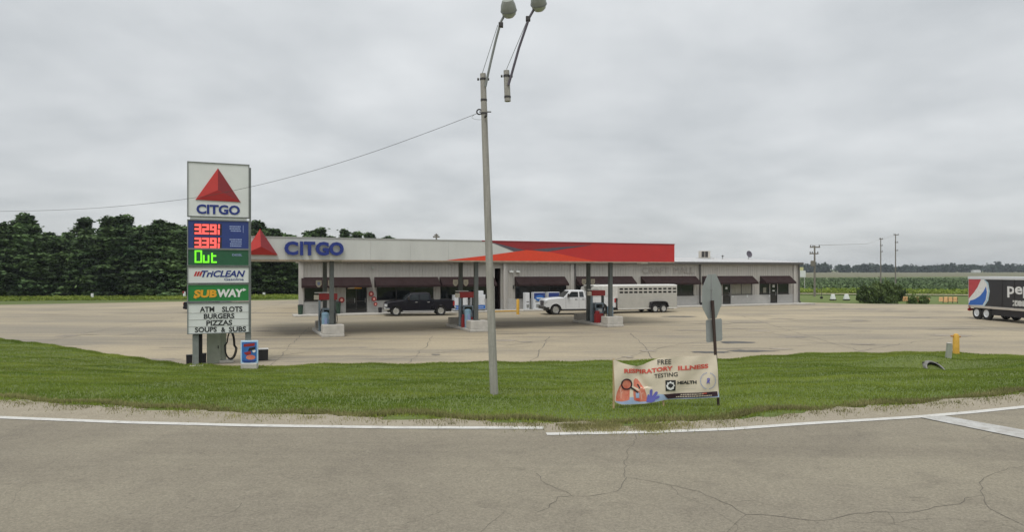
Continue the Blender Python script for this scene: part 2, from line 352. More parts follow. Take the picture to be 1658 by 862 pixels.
# ------------------------------------------------------------------ terrain
def interp(tab, x):
    xs = np.array([p[0] for p in tab]); ys = np.array([p[1] for p in tab]); return np.interp(x, xs, ys)
RZ = 1.2
def rp_(px, py, z=RZ): q = gp(px, py, z); return (q.x, q.y)
GE = [(-200, 70), (-60, 24)] + [rp_(*q) for q in ((0, 650), (120, 658), (380, 673), (700, 681), (900, 689), (1050, 691), (1180, 683), (1290, 670), (1500, 656), (1658, 640))] + [(40, 27), (90, 48), (200, 95)]
LE = [(-400, 300), (-75, 72)] + [rp_(q[0], q[1], 0) for q in ((0, 550), (100, 562), (200, 578), (300, 592), (400, 595), (500, 592), (800, 588), (985, 586), (1170, 582), (1290, 575), (1400, 572), (1500, 572), (1540, 573), (1658, 578))] + [(32, 29.5), (60, 42), (200, 100)]
def H(x, y):
    x = np.asarray(x, float); y = np.asarray(y, float)
    r = interp(GE, x); l = interp(LE, x)
    t = np.clip((y - r) / np.maximum(l - r, .5), 0, 1)
    s = t * t * (3 - 2 * t); s = .45 * t + .55 * s
    z = RZ * (1 - s)
    z = z + np.where((t > 0) & (t < 1), .03 * np.sin(x * 1.1 + y * .8) * np.sin(y * 1.7) + .02 * np.sin(x * 2.9 - y), 0)
    z = z - .34 * np.exp(-(((x - 14.4) / 2.2) ** 2 + ((y - 23.6) / np.where(y > 23.6, .75, 3.2)) ** 2)) + .22 * np.exp(-(((x - 14.8) / 1.1) ** 2 + ((y - 25.2) / .8) ** 2))       # ditch at the culvert mouth
    z = np.where(t <= 0, RZ - .05, z); z = np.where(t >= 1, -.05, z)
    far = np.clip((y - 300) / 700, 0, None); z = z + far * 2.4
    return z
def ground_hit(px, py):
    d = 6.0
    while d < 200:
        z = EYE - (py - HOR) / FPX * d
        if z <= float(H(K(px) * d, d)) + .0: break
        d += .02
    return Vector((K(px) * d, d, float(H(K(px) * d, d))))
def spaced(a, b, step, lim, growth=1.16):
    xs = list(np.arange(a, b, step)); s = step; x = xs[-1]
    while x < lim: s *= growth; x += s; xs.append(x)
    s = step; x = a; pre = []
    return xs
xr = spaced(0, 34, .3, 6000); xl = [-v for v in spaced(0, 34, .3, 6000)][::-1]
gx = np.array(xl[:-1] + xr); gy = np.array([-v for v in spaced(0, 8, 2, 400)][::-1][:-1] + spaced(8, 40, .25, 8000, 1.1))
X, Y = np.meshgrid(gx, gy); Z = H(X, Y)
V = np.stack([X.ravel(), Y.ravel(), Z.ravel()], 1); nx_ = len(gx)
ii, jj = np.meshgrid(np.arange(len(gy) - 1), np.arange(nx_ - 1), indexing='ij'); a_ = (ii * nx_ + jj).ravel()
struct(npmesh('grass_ground', V, np.stack([a_, a_ + 1, a_ + nx_ + 1, a_ + nx_], 1), M['grass_ground'], smooth=True))
def sheet(name, pts, z, m, kind=True):
    mb = MB(); mb.add([(p[0], p[1], z if len(p) < 3 else p[2]) for p in pts], [tuple(range(len(pts)))])
    o = ob(name, mb, m, fix=False)
    if o.data.polygons[0].normal.z < 0: o.data.flip_normals()
    return struct(o) if kind else o
EL = [(-200, 58), (-60, 18.5)] + [rp_(*q) for q in ((0, 677), (200, 685), (400, 690), (640, 693.5), (880, 694), (885, 704), (1050, 701), (1180, 696), (1300, 687.5), (1480, 676.5), (1570, 669), (1658, 660))] + [(30, 20.2), (60, 32), (200, 85)]
sheet('road', [(-200, -250), (200, -250)] + [(p[0], p[1] + .16) for p in EL[::-1]], RZ, M['road'])
def jag(tab, amp, step, seed):
    g = random.Random(seed); x0, x1 = -34, 34; out_ = [tab[0]]
    x = x0
    while x <= x1: out_.append((x, float(interp(tab, x)) + g.uniform(-amp, amp))); x += step
    return [p for p in tab if p[0] < x0] + out_[1:] + [p for p in tab if p[0] > x1]
sheet('gravel_shoulder', [(p[0], p[1] + .1) for p in EL] + [(p[0], p[1] + .22) for p in jag(GE, .13, .22, 3)[::-1]], RZ + .004, M['shoulder'])
def strip(name, pts, w, z, m, w2=None, taper=False, par=None):
    mb = MB(); n = len(pts); pts = [Vector((p[0], p[1], 0)) for p in pts]; L = []; Rr = []
    for i, p in enumerate(pts):
        t = (pts[min(i + 1, n - 1)] - pts[max(i - 1, 0)]).normalized(); q = Vector((-t.y, t.x, 0))
        ww = (w if not callable(w) else w(i)) / 2
        L.append((p.x + q.x * ww, p.y + q.y * ww, z)); Rr.append((p.x - q.x * ww, p.y - q.y * ww, z))
    mb.add(L + Rr, [(i, i + n, i + n + 1, i + 1) for i in range(n - 1)])
    o = ob(name, mb, m, par, fix=False)
    if o.data.polygons[0].normal.z < 0: o.data.flip_normals()
    return o
# the two white edge lines and the stop bar
li = [i for i, p in enumerate(EL) if abs(p[0] - rp_(880, 694)[0]) < 1e-6][0]
struct(strip('edge_line', EL[:li + 1], .17, RZ + .008, M['paint'])); struct(strip('edge_line', EL[li + 1:], .16, RZ + .008, M['paint']))
a, b, c_, d_ = rp_(1490, 677.5), rp_(1527, 674.5), rp_(1658, 698), rp_(1658, 712)
e = 1.6; sheet('stop_bar', [a, b, (b[0] + (c_[0] - b[0]) * 4, b[1] + (c_[1] - b[1]) * 4), (a[0] + (d_[0] - a[0]) * 3, a[1] + (d_[1] - a[1]) * 3)], RZ + .012, M['paint_old'])
# cracks in the asphalt
def jitter(pts, amp, step, g):
    o_ = []
    for p, q in zip(pts[:-1], pts[1:]):
        p = Vector(p); q = Vector(q); n = max(1, int((q - p).length / step))
        for i in range(n): o_.append(p.lerp(q, i / n) + Vector((g.uniform(-amp, amp), g.uniform(-amp, amp))))
    o_.append(Vector(pts[-1])); return o_
g = random.Random(5)
CR = [[(1028, 705), (1030, 712), (1018, 727), (1012, 752), (1012, 774)],
      [(1012, 774), (1083, 785), (1131, 798), (1171, 814), (1210, 834), (1270, 838), (1333, 845), (1373, 834), (1436, 830), (1484, 831), (1528, 820), (1552, 818), (1563, 808), (1591, 802), (1587, 782), (1599, 772), (1635, 760), (1658, 757)],
      [(1591, 802), (1603, 824), (1627, 836), (1658, 852)], [(1171, 814), (1218, 812), (1254, 820), (1298, 826)],
      [(1012, 774), (1000, 796), (955, 805), (927, 804), (906, 793), (882, 784), (868, 767)], [(927, 804), (903, 807), (889, 824), (870, 830)],
      [(584, 860), (651, 851), (696, 837), (717, 828)], [(1373, 846), (1420, 849), (1492, 842), (1571, 841), (1619, 848), (1658, 862)],
      [(1083, 785), (1100, 802), (1150, 822), (1190, 850), (1196, 880)], [(240, 800), (275, 797), (300, 790)], [(820, 758), (862, 764)], [(1210, 834), (1180, 860), (1150, 900)],
      [(455, 770), (480, 779), (505, 783), (530, 781)], [(320, 733), (345, 741), (352, 739)], [(1370, 712), (1400, 705), (1428, 700)], [(60, 775), (35, 790), (20, 815)], [(130, 760), (200, 748), (262, 745)], [(1585, 712), (1600, 706), (1625, 700)], [(1436, 830), (1450, 850), (1500, 862)], [(1528, 820), (1500, 808), (1470, 806)], [(345, 842), (380, 828), (392, 815)], [(700, 722), (740, 728), (770, 724)],
      [(1218, 760), (1240, 768), (1262, 766)], [(820, 826), (790, 850), (760, 880)]]
mbw = []
for i, pl in enumerate(CR):
    pts = jitter([rp_(*q) for q in pl], .022, .11, g)
    thin = .5 if i == 3 or i > 5 else 1
    o = strip('crack', pts, lambda k: g.uniform(.003, .0105) * thin, RZ + .003, M['crack']); struct(o)
# parking lot: one concrete sheet, with seams, patches and stains lying on it
LOT_FAR = [(45, 300), (200, 300)]
lot = [(p[0], p[1]) for p in LE[1:-1]]
far_edge = [gp(1700, 494), gp(1560, 493.5), gp(1400, 492.3), gp(1296, 490)] + [Vector((20, 95, 0)), gp(480, 486), gp(300, 488.7), gp(0, 494), Vector((-95, 73, 0))]
sheet('parking_lot', lot + [(75, 60), (70, 74)] + [(v.x, v.y) for v in far_edge], 0.0, M['lot'])
SEAM = [[(60, 556), (200, 528), (300, 512), (410, 494)], [(185, 545), (250, 535)], [(408, 507), (440, 497), (470, 487)], [(420, 566), (600, 552), (760, 549)], [(400, 585), (500, 570), (640, 566)],
        [(560, 592), (760, 566), (900, 560)], [(1100, 540), (1200, 535), (1400, 520)], [(1130, 522), (1240, 538), (1330, 556), (1420, 560)], [(1225, 509), (1300, 522), (1385, 532), (1480, 537)],
        [(1300, 512), (1380, 513), (1470, 520)], [(1360, 575), (1460, 557), (1530, 548), (1600, 545)], [(1175, 565), (1290, 561), (1350, 556)], [(1440, 530), (1560, 536), (1658, 541)],
        [(820, 560), (940, 545), (1100, 540)], [(1015, 515), (1100, 512)], [(1500, 515), (1658, 538)], [(0, 520), (160, 512), (290, 500)], [(40, 545), (300, 528), (480, 520), (560, 516)], [(440, 592), (470, 560), (500, 530)], [(660, 590), (690, 560), (700, 545)], [(860, 588), (880, 560), (890, 545)], [(980, 586), (1090, 560), (1190, 545), (1330, 530)], [(1060, 584), (1040, 560), (1022, 540)], [(1400, 571), (1320, 548), (1260, 530), (1200, 512)], [(600, 530), (720, 526)], [(560, 575), (760, 571), (980, 566), (1160, 560)]]
for pl in SEAM:
    pts = jitter([tuple(gp(*q).xy) for q in pl], .10, .7, g)
    struct(strip('lot_seam', pts, lambda k: g.uniform(.01, .055), .004, M['seam']))
STA = [(1193, 555, 1.25, .45), (1182, 556, .5, .2), (1228, 536, 1.0, .32), (1283, 546, 1.2, .4), (1098, 513, 2.0, .5), (1150, 571, 1.2, .25), (1215, 569, 1.6, .3), (1385, 501, 5, .8), (1325, 494, 4, .6), (1540, 544, 1.6, .4)]
for _ in range(46):
    py_ = g.uniform(500, 584); px_ = g.uniform(60, 1600)
    STA.append((px_, py_, g.uniform(.3, 2.6) * (1 if py_ < 540 else .5), g.uniform(.06, .3)))
for px, py, rx, ry in STA:
    q = gp(px, py); n = 26
    zst = .006 + STA.index((px, py, rx, ry)) * .0002
    sheet('oil_stain', [(q.x + rx * .75 * math.cos(t * 6.283 / n) * g.uniform(.7, 1.2) , q.y + ry * 1.6 * math.sin(t * 6.283 / n) * g.uniform(.55, 1.2)) for t in range(n)], zst, M['stain'] if (px, py) in ((1193, 555), (1182, 556), (1098, 513), (1150, 571), (1215, 569)) else M['stain_light'])
# far fields on the right: mown strip, weeds, lane, crop, dry stubble
def fsheet(name, quad, m, off):
    n = 24; mb = MB(); vs = []
    for i in range(n + 1):
        for j in range(n + 1):
            u, v = i / n, j / n
            p = quad[0].lerp(quad[1], u).lerp(quad[3].lerp(quad[2], u), v)
            vs.append((p.x, p.y, float(H(p.x, p.y)) + off + .05))
    mb.add(vs, [(i * (n + 1) + j, (i + 1) * (n + 1) + j, (i + 1) * (n + 1) + j + 1, i * (n + 1) + j + 1) for i in range(n) for j in range(n)])
    o = ob(name, mb, m, fix=False)
    if o.data.polygons[0].normal.z < 0: o.data.flip_normals()
    return struct(o)
def v2(x, y): return Vector((x, y, 0))
fsheet('dry_field', [v2(60, 345), v2(1500, 900), v2(1500, 1500), v2(60, 1150)], M['stubble'], .02)
fsheet('crop_field', [v2(20, 138), v2(300, 120), v2(900, 640), v2(130, 330)], M['crop'], .06)
fsheet('weedy_bank', [v2(20, 119), v2(300, 96), v2(340, 124), v2(20, 139)], M['weeds'], .10)
fsheet('gravel_lane', [v2(30, 114), v2(120, 88), v2(120, 90.5), v2(30, 117)], M['lane'], .14)

# ------------------------------------------------------------------ grass blades on the verge
def blades(name, n, xs, ys, hmin, hmax, w, m, label, lean=.5):
    z = H(xs, ys); n = len(xs)
    h = rng.uniform(hmin, hmax, n); a = rng.uniform(0, 6.283, n); la = rng.uniform(0, 6.283, n); le = rng.uniform(.1, lean, n) * h
    b0 = np.stack([xs + np.cos(a) * w, ys + np.sin(a) * w, z - .01], 1); b1 = np.stack([xs - np.cos(a) * w, ys - np.sin(a) * w, z - .01], 1)
    t = np.stack([xs + np.cos(la) * le, ys + np.sin(la) * le, z + h], 1)
    V = np.stack([b0, b1, t], 1).reshape(-1, 3)
    patch = .5 + .28 * np.sin(xs * .7 + 2 * np.sin(ys * .9)) * np.sin(ys * 1.9 + xs * .25)
    o = npmesh(name, V, np.arange(n * 3).reshape(-1, 3), m, attr=np.clip(patch + rng.uniform(-.3, .3, n), 0, 1))
    return stuff(o, label, 'grass')
N = 470000
xs = rng.uniform(-31, 31, N); r = interp(GE, xs); l = interp(LE, xs)
t = rng.uniform(0, 1, N) ** 1.15; ys = r + .05 + t * (l - r - .0)
k = np.abs(xs / ys) < 1.05; xs, ys = xs[k], ys[k]
blades('grass', 0, xs, ys, .02, .058, .013, M['grass'], 'short mown green grass on the bank between road and lot')
N = 34000
xs = rng.uniform(-14, 14, N); r = interp(GE, xs); ys = r + .16 + np.abs(rng.normal(0, .2, N)) + .07 * np.sin(xs * 3.1)
blades('dry_grass', 0, xs, ys, .03, .09, .010, M['grass_dry'], 'dry brownish grass fringe along the gravel shoulder', .9)
N = 16000
xs = np.concatenate([rng.normal(1.7, .6, N // 2), rng.uniform(-11, 12, N // 2)]); r = interp(GE, xs); ys = r - np.abs(rng.normal(0, .22, N)) * (rng.random(N) < .8) - .02
zt = rng.random(len(xs)) < np.clip(.5 + .5 * np.sin(xs * 2.3) * np.sin(xs * 7.7), 0, 1); xs, ys = xs[zt], ys[zt]
blades('weed_tufts', 0, xs, ys, .08, .12, .012, M['grass_dry'], 'sparse weeds creeping over the gravel shoulder', .9)
N = 26000                                  # ragged taller fringe where the lawn meets the lot
xs = rng.uniform(-29, 24, N); l = interp(LE, xs); ys = l - np.abs(rng.normal(0, .25, N)) + .06 * np.sin(xs * 4)
blades('grass_fringe', 0, xs, ys, .05, .10, .014, M['grass'], 'longer grass fringe where the lawn meets the concrete lot', .5)

# ------------------------------------------------------------------ store building
TH = 22.5
BF = Frame(*gp(485, 511).xy, TH)               # left end of the front wall at ground level
bld = thing('store_building', 'long low store with ribbed beige metal walls, maroon awnings and a white roof', 'building', BF.p, BF.a)
EAVE = 4.62
BL = BF.sz(1293)[0]; BD = 17.0
s_of = lambda px, t=0: BF.sz(px, t=t)[0]
OPEN = []                                         # (s0, s1, z0, z1, kind)
def opn(x0, x1, z0, z1, kind): OPEN.append((s_of(x0), s_of(x1), z0, z1, kind))
opn(493, 524, 1.2, 2.6, 'win'); opn(559, 595, .13, 2.45, 'door'); opn(610, 702, 1.2, 2.6, 'win'); opn(713, 797, 1.2, 2.6, 'win')
opn(801, 811, .13, 4.0, 'alcove'); opn(834, 917, 1.15, 2.6, 'win'); opn(932, 1022, 1.15, 2.6, 'win'); opn(1040, 1123, 1.15, 2.6, 'win')
opn(1138, 1168.5, 1.15, 2.6, 'win'); opn(1170, 1183, .13, 2.6, 'door'); opn(1184, 1217.5, 1.15, 2.6, 'blind')
opn(1229.5, 1246, 1.15, 2.6, 'win'); opn(1247, 1258.5, .13, 2.6, 'door'); opn(1259.5, 1277, 1.15, 2.6, 'win')
# wall as cells round the openings: painted block to z 1.15, ribbed metal above
edges = sorted({0, BL} | {o[0] for o in OPEN} | {o[1] for o in OPEN})
wl = MB(); wu = MB(); ribs = MB(); mort = MB()
Z1 = 1.12
def cell(s0, s1, z0, z1):
    if z1 - z0 < .01 or s1 - s0 < .005: return
    if z0 < Z1: wl.box(s0, s1, -.03, .22, z0, min(Z1, z1))
    if z1 > Z1:
        za = max(z0, Z1); wu.box(s0, s1, 0, .22, za, z1)
        x = math.ceil(s0 / .305) * .305
        while x + .05 < s1:
            if x > s0 + .02: ribs.add([(x - .035, 0.001, za), (x - .018, -.035, za), (x + .018, -.035, za), (x + .035, 0.001, za), (x - .035, 0.001, z1), (x - .018, -.035, z1), (x + .018, -.035, z1), (x + .035, 0.001, z1)], [(0, 1, 5, 4), (1, 2, 6, 5), (2, 3, 7, 6), (0, 4, 7, 3), (0, 3, 2, 1), (4, 5, 6, 7)])
            x += .305
    if z0 < .2:
        for q in range(1, 6):
            zz_ = q * .2
            if zz_ < min(z1, Z1): mort.box(s0 + .01, s1 - .01, -.034, -.029, zz_ - .008, zz_ + .008)
for s0, s1 in zip(edges[:-1], edges[1:]):
    mid = (s0 + s1) / 2; op = [o for o in OPEN if o[0] < mid < o[1]]
    if op: cell(s0, s1, 0, op[0][2]); cell(s0, s1, op[0][3], EAVE)
    else: cell(s0, s1, 0, EAVE)
ob('block_base_wall', wl, M['block'], bld); ob('upper_wall', wu, M['siding'], bld)
stuff(ob('wall_ribs', ribs, M['siding'], bld)); stuff(ob('mortar_joints', mort, M['mortar'], bld))
SLB = BF.sz(484, t=BD)[0]
side = MB().add([(0, .23, 0), (.2, .23, 0), (SLB + .2, BD - .22, 0), (SLB, BD - .22, 0), (0, .23, EAVE), (.2, .23, EAVE), (SLB + .2, BD - .22, EAVE), (SLB, BD - .22, EAVE)], [(0, 1, 2, 3), (4, 5, 6, 7), (0, 1, 5, 4), (1, 2, 6, 5), (2, 3, 7, 6), (3, 0, 4, 7)]); side.box(BL - .2, BL, .23, BD, 0, EAVE); side.box(SLB, BL - .2, BD - .2, BD, 0, EAVE)
side.prism([(0.23, EAVE), (BD, EAVE), (BD / 2 + .1, EAVE + .62)], BL - .2, BL - .01, 'x')
ob('side_wall', side, M['siding'], bld)
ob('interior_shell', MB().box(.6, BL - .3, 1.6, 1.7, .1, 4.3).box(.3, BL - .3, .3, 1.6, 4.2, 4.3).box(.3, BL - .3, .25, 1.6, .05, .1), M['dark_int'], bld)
rf = MB(); rid = EAVE + .66
rf.prism([(-.28, EAVE + .02), (BD / 2, rid), (BD + .28, EAVE + .02), (BD + .28, EAVE + .12), (BD / 2, rid + .1), (-.28, EAVE + .12)], -.35, BL + .35, 'x')
rf.v = [(x_ if x_ > 1 else x_ + SLB * max(0, y_) / BD, y_, z_) for x_, y_, z_ in rf.v]
roof = ob('roof', rf, M['roof'], bld)
sm = MB(); x = SLB / 2 + .6
while x < BL: 
    sm.prism([(-.27, EAVE + .122), (BD / 2, rid + .102), (BD / 2, rid + .14), (-.27, EAVE + .16)], x - .02, x + .02, 'x'); x += .61
stuff(ob('roof_seams', sm, M['roof'], roof))
ob('gutter', MB().box(-.05, BL + .35, -.44, -.29, EAVE - .15, EAVE + .12), M['gutter'], bld, bev=.02)
trims = [(483 + 2.2, 490), (1283, 1290.5)]
for px in (487.2, 926, 1286): ob('wall_post', MB().box(s_of(px) - .2, s_of(px) + .2, -.14, -.037, 0, EAVE - .1), M['siding_trim'], bld, bev=.01)
for px, w_ in ((815.5, .11), (1131.5, .06), (929.7, .07), (1291.7, .07)):
    s = s_of(px); mb = MB().box(s - w_, s + w_, -.26, -.15, .25, EAVE - .12).box(s - w_, s + w_, -.4, -.26, .12, .3)
    ob('downspout', mb, M['siding_trim'] if px == 815.5 else M['gutter'] if px != 1131.5 else M['frame'], bld, bev=.01)
ob('wall_post', MB().box(s_of(819) - .16, s_of(819) + .12, -.14, -.037, 0, EAVE - .1), M['siding_trim'], bld, bev=.01)
# windows and doors
for (s0, s1, z0, z1, kd) in OPEN:
    if kd == 'alcove':
        ob('recess', MB().box(s0, s0 + .04, .23, 1.5, z0, z1).box(s1 - .04, s1, .23, 1.5, z0, z1).box(s0 + .04, s1 - .04, 1.46, 1.5, z0, z1), M['awning'], bld); continue
    fr = MB(); w_ = .05; y0, y1 = .02, .12
    fr.box(s0 + .003, s0 + w_, y0, y1, z0 + .003, z1 - .003).box(s1 - w_, s1 - .003, y0, y1, z0 + .003, z1 - .003).box(s0 + w_, s1 - w_, y0, y1, z1 - w_, z1 - .003)
    if kd != 'door': fr.box(s0 - .03, s1 + .03, -.07, y1 - .002, z0 - .05, z0 + w_ * .6)
    wide = s1 - s0
    n = 1 if kd == 'door' and wide < 1.5 else 2 if kd in ('door', 'blind') else max(1, round(wide / 1.7))
    par = ob('door' if kd == 'door' else 'window', fr, M['alu'] if kd == 'door' and wide > 1.5 else M['frame'], bld)
    for i in range(n):
        a = s0 + w_ + (wide - 2 * w_) * i / n; b = s0 + w_ + (wide - 2 * w_) * (i + 1) / n
        if i: ob('mullion', MB().box(a - .03, a + .03, y0 + .01, y1 - .01, z0 + .03, z1 - w_), M['frame'], par)
        ob('pane', MB().box(a + .012, b - .012, .06, .075, z0 + (.03 if kd != 'door' else .06), z1 - w_ - .002), M['blind'] if kd == 'blind' else M['glass'], par)
        if kd == 'door':
            ob('door_rail', MB().box(a + .035, b - .035, .04, .057, z0 + .02, z0 + .25), M['frame'], par); ob('door_rail', MB().box(a + .035, b - .035, .04, .057, z0 + .95, z0 + 1.02), M['frame'], par)
            ob('handle', MB().tube([(b - .15, .0, z0 + .85), (b - .15, .0, z0 + 1.25)], .018), M['alu'], par)
# awnings (closed ends, sagging cloth over a frame, short valance)
for x0, x1 in ((488, 598.5), (606, 708.5), (711.5, 799), (833, 914), (931, 1023), (1037, 1126), (1136.5, 1218), (1230, 1278.5)):
    s0, s1 = s_of(x0), s_of(x1); n = max(2, round((s1 - s0) / 1.2)); zt, zb, pr = 3.2, 2.5, .95
    mb = MB(); rows = []
    for j in range(5):
        v = j / 4; row = []
        for i in range(n * 4 + 1):
            u = i / (n * 4); sag = -.035 * math.sin(math.pi * v) * abs(math.sin(math.pi * u * n))
            row.append((s0 + (s1 - s0) * u, -.05 - pr * v, zt + (zb - zt) * v + sag))
        rows.append(row)
    rows.append([(p[0], p[1] - .004, zb - .17 + .012 * math.sin(i * 1.4)) for i, p in enumerate(rows[-1])])
    m_ = len(rows[0]); vs = [p for r_ in rows for p in r_]
    mb.add(vs, [(j * m_ + i, j * m_ + i + 1, (j + 1) * m_ + i + 1, (j + 1) * m_ + i) for j in range(len(rows) - 1) for i in range(m_ - 1)])
    for sx in (s0, s1): mb.add([(sx, -.05, zt), (sx, -.05 - pr, zb), (sx, -.05 - pr, zb - .17), (sx, -.05, zb - .17)], [(0, 1, 2, 3)])
    aw = ob('awning', mb, M['awning'], bld, fix=False)
    sd = aw.modifiers.new('cloth', 'SOLIDIFY'); sd.thickness = .012
# CRAFT MALL raised letters, nearly wall coloured
s0 = s_of(1041); z0 = BF.sz(1041, 443.0)[1]; z1 = BF.sz(1041, 432)[1]
M['ghost'] = mat('faded_letters', (.33, .305, .275), .6)
letters('lettering', 'CRAFT', s_of(1040), s_of(1082), 3.52, 4.12, -.036, .05, M['ghost'], bld, bold=.0)
letters('lettering', 'MALL', s_of(1090), s_of(1123), 3.52, 4.12, -.036, .05, M['ghost'], bld, bold=.0)
# small fittings on the facade
def wall_box(name, px0, px1, z0, z1, t, m, th=.04, par=bld): return ob(name, MB().box(s_of(px0), s_of(px1), t - th, t, z0, z1), m, par, bev=.008)
ob('wall_lamp', MB().box(s_of(601), s_of(605), -.2, -.04, 3.95, 4.1), M['lamp_lens'], bld, bev=.03)
for px in (824, 834.5): ob('security_camera', MB().box(s_of(px), s_of(px) + .35, -.3, -.06, 3.62, 3.76).tube([(s_of(px) + .2, -.2, 3.76), (s_of(px) + .2, -.05, 3.86)], .02), M['sign_white'], bld, bev=.03)
wall_box('meter_box', 830, 832, 2.05, 2.4, -.04, M['frame'], .12)
for px in (1173, 1210): pass
wall_box('door_notice', 1175, 1178, 1.75, 2.0, .03, M['sign_white'], .01); wall_box('door_notice', 1251, 1254.5, 1.9, 2.2, .03, M['sign_white'], .01); wall_box('door_notice', 1251, 1254.5, 1.45, 1.6, .03, M['sign_white'], .01)
wall_box('window_display', 1236, 1241, 1.3, 1.9, .05, M['blind'], .02)
wall_box('outlet_box', 1208, 1210, .85, 1.1, -.04, M['sign_white'], .05); wall_box('outlet_box', 1185, 1187, .85, 1.05, -.04, M['sign_white'], .05); wall_box('outlet_box', 1244.3, 1246, .85, 1.05, -.04, M['sign_white'], .05)
ob('drain_boot', MB().box(s_of(1131) - .12, s_of(1131) + .14, -.6, -.41, .12, .4), M['bin_black'], bld, bev=.03)
# sidewalk with a curb face
mb = MB().box(-.6, BL + .4, -2.1, -.04, .0, .12); sw = ob('sidewalk', mb, M['conc'], None, bev=.02); sw.location = BF.p; sw.rotation_euler = (0, 0, BF.a); struct(sw)
yb = ob('yellow_curb_paint', MB().box(s_of(778), s_of(822), -2.107, -2.1, .02, .115).box(s_of(778), s_of(822), -2.1, -1.95, .1205, .124), M['bollard']); yb.location = BF.p; yb.rotation_euler = (0, 0, BF.a); struct(yb)
def at_wall(px, t, z=0): s = BF.sz(px, t=t)[0]; return BF.w(s, t, z)
o = thing('hanging_sign', 'slanted yellow and white sign over the double entrance door', 'sign', at_wall(575.5, -.65, 2.22), BF.a)
ob('sign_face', MB().prism([(-.68, 0), (.5, 0), (.68, .25), (-.45, .25)], 0, .04), M['yellow'], o); ob('white_end', MB().prism([(-.675, .01), (-.1, .01), (0.0, .245), (-.46, .245)], -.008, -.001), M['cream'], o)
for sx in (-.3, .35): ob('hanger', MB().tube([(sx, .02, .24), (sx, .02, .33)], .01), M['frame'], o)
# round red signs by the doors
def disc_sign(px, t, z, r, lab, grp='round red signs beside the entrance'):
    o = thing('round_sign', lab, 'sign', at_wall(px, t, z), BF.a, grp); r *= .85
    Mx = Matrix.Rotation(R(90), 4, 'X')
    ob('sign_plate', MB().lathe([(r, -.02), (r, .02)], 20, Mx), M['red_b'], o); ob('centre', MB().lathe([(r * .45, .021), (r * .45, .03)], 16, Mx), M['b_pink'], o)
    ob('bracket', MB().box(-.03, .03, .02, -t - .04 if t < -.1 else .04, -.03, .03), M['frame'], o)
disc_sign(553, -.3, 1.25, .3, 'pinkish red round sign low on the wall left of the entrance doors')
disc_sign(601, -.5, 1.75, .27, 'uppermost red round sign on the post right of the entrance doors')
disc_sign(605.5, -.5, 1.3, .25, 'middle red round sign on the post right of the entrance doors')
disc_sign(608, -.5, .85, .2, 'lowest red round sign on the post right of the entrance doors')
def can(name, px, t, r, h, m, lab, cat, lid=None, grp=None, base=.12):
    o = thing(name, lab, cat, at_wall(px, t, base), BF.a, grp)
    ob('body', MB().lathe([(r * .85, 0), (r, h * .9), (r * 1.03, h * .9), (r * 1.03, h)], 16), m, o)
    ob('lid', MB().lathe([(r * 1.05, h), (r * 1.0, h * 1.06), (r * .35, h * 1.12)], 16), lid or M['bin_black'], o)
    return o
M['dkgreen'] = mat('dark_green_bin', (.02, .05, .03), .5)
can('waste_bin', 486.5, -.7, .22, .75, M['dkgreen'], 'small dark green bin at the left corner of the store', 'bin')
can('waste_bin', 545.5, -.8, .33, .95, M['dkgreen'], 'large dark green bin between the left window and the entrance', 'bin')
can('waste_bin', 615.5, -.9, .17, .42, M['bin_black'], 'little black ash bin right of the entrance doors', 'bin')
# ice chests
def ice(px0, px1, zt, lab):
    t = -1.3; s0, s1 = BF.sz(px0, t=t)[0], BF.sz(px1, t=t)[0]; o = thing('ice_freezer', lab, 'freezer', BF.w((s0 + s1) / 2, t, .12), BF.a, 'white ice freezers under the awning'); w_ = (s1 - s0) / 2
    ob('cabinet', MB().box(-w_, w_, 0, .8, .08, zt), M['ice_white'], o, bev=.03)
    for k in range(2):
        a = -w_ + .04 + k * w_; b = a + w_ - .08
        d = ob('door', MB().box(a, b, -.03, -.002, .55, zt - .12), M['ice_white'], o, bev=.01)
        ob('handle', MB().box(b - .08, b - .05, -.07, -.032, .8, 1.1), M['alu'], d)
    ob('blue_band', MB().box(-w_ + .03, w_ - .03, -.024, -.003, .16, .5), M['ice_blue'], o); ob('band_print', MB().box(-w_ + .2, w_ - .2, -.03, -.0245, .28, .38), M['pale_text'], o)
    ob('plinth', MB().box(-w_ + .05, w_ - .05, .05, .75, 0, .078), M['frame'], o)
    return o
ice(736, 757.5, 1.45, 'left white ice freezer with blue band behind the middle pump')
ice(765.5, 786, 1.45, 'right white ice freezer with blue band beside the tall light pole')
o = ob('cooler_box', MB().box(-.3, .3, -.25, .25, 0, .35), M['ice_white'], bev=.04); o.location = at_wall(776.5, -.9, 1.585); o.rotation_euler = (0, 0, BF.a); tag(o, 'small white box on top of the right ice freezer', 'box')
# vending / newspaper cabinets in front of the fourth window
def cabinet(px0, px1, h, face, lab, nm_='vending_cabinet', round_logo=False):
    t = -1.5; s0, s1 = BF.sz(px0, t=t)[0], BF.sz(px1, t=t)[0]; w_ = (s1 - s0) / 2; o = thing(nm_, lab, 'cabinet', BF.w((s0 + s1) / 2, t, .12), BF.a, 'white cabinets under the fourth awning')
    ob('body', MB().box(-w_, w_, 0, .6, 0, h), M['ice_white'], o, bev=.02)
    if face: ob('header', MB().box(-w_ + .04, w_ - .04, -.02, -.002, h * .62, h - .06), M['sign_blue'], o)
    if round_logo: ob('oval_print', MB().prism(circ(0, h * .66, w_ * .78, 20, .28), -.03, -.021), M['ice_blue'], o); ob('oval_text', MB().box(-w_ * .5, w_ * .5, -.036, -.031, h * .63, h * .69), M['white'], o)
    ob('grille', MB().box(-w_ * .55, w_ * .7, -.02, -.002, .18, .5), M['galv'], o); ob('slot', MB().box(-w_ * .7, w_ * .7, -.022, -.002, h * .45, h * .48), M['frame'], o)
    return o
cabinet(851, 857.5, 1.6, False, 'narrow grey white cabinet, leftmost of the three before the fourth window')
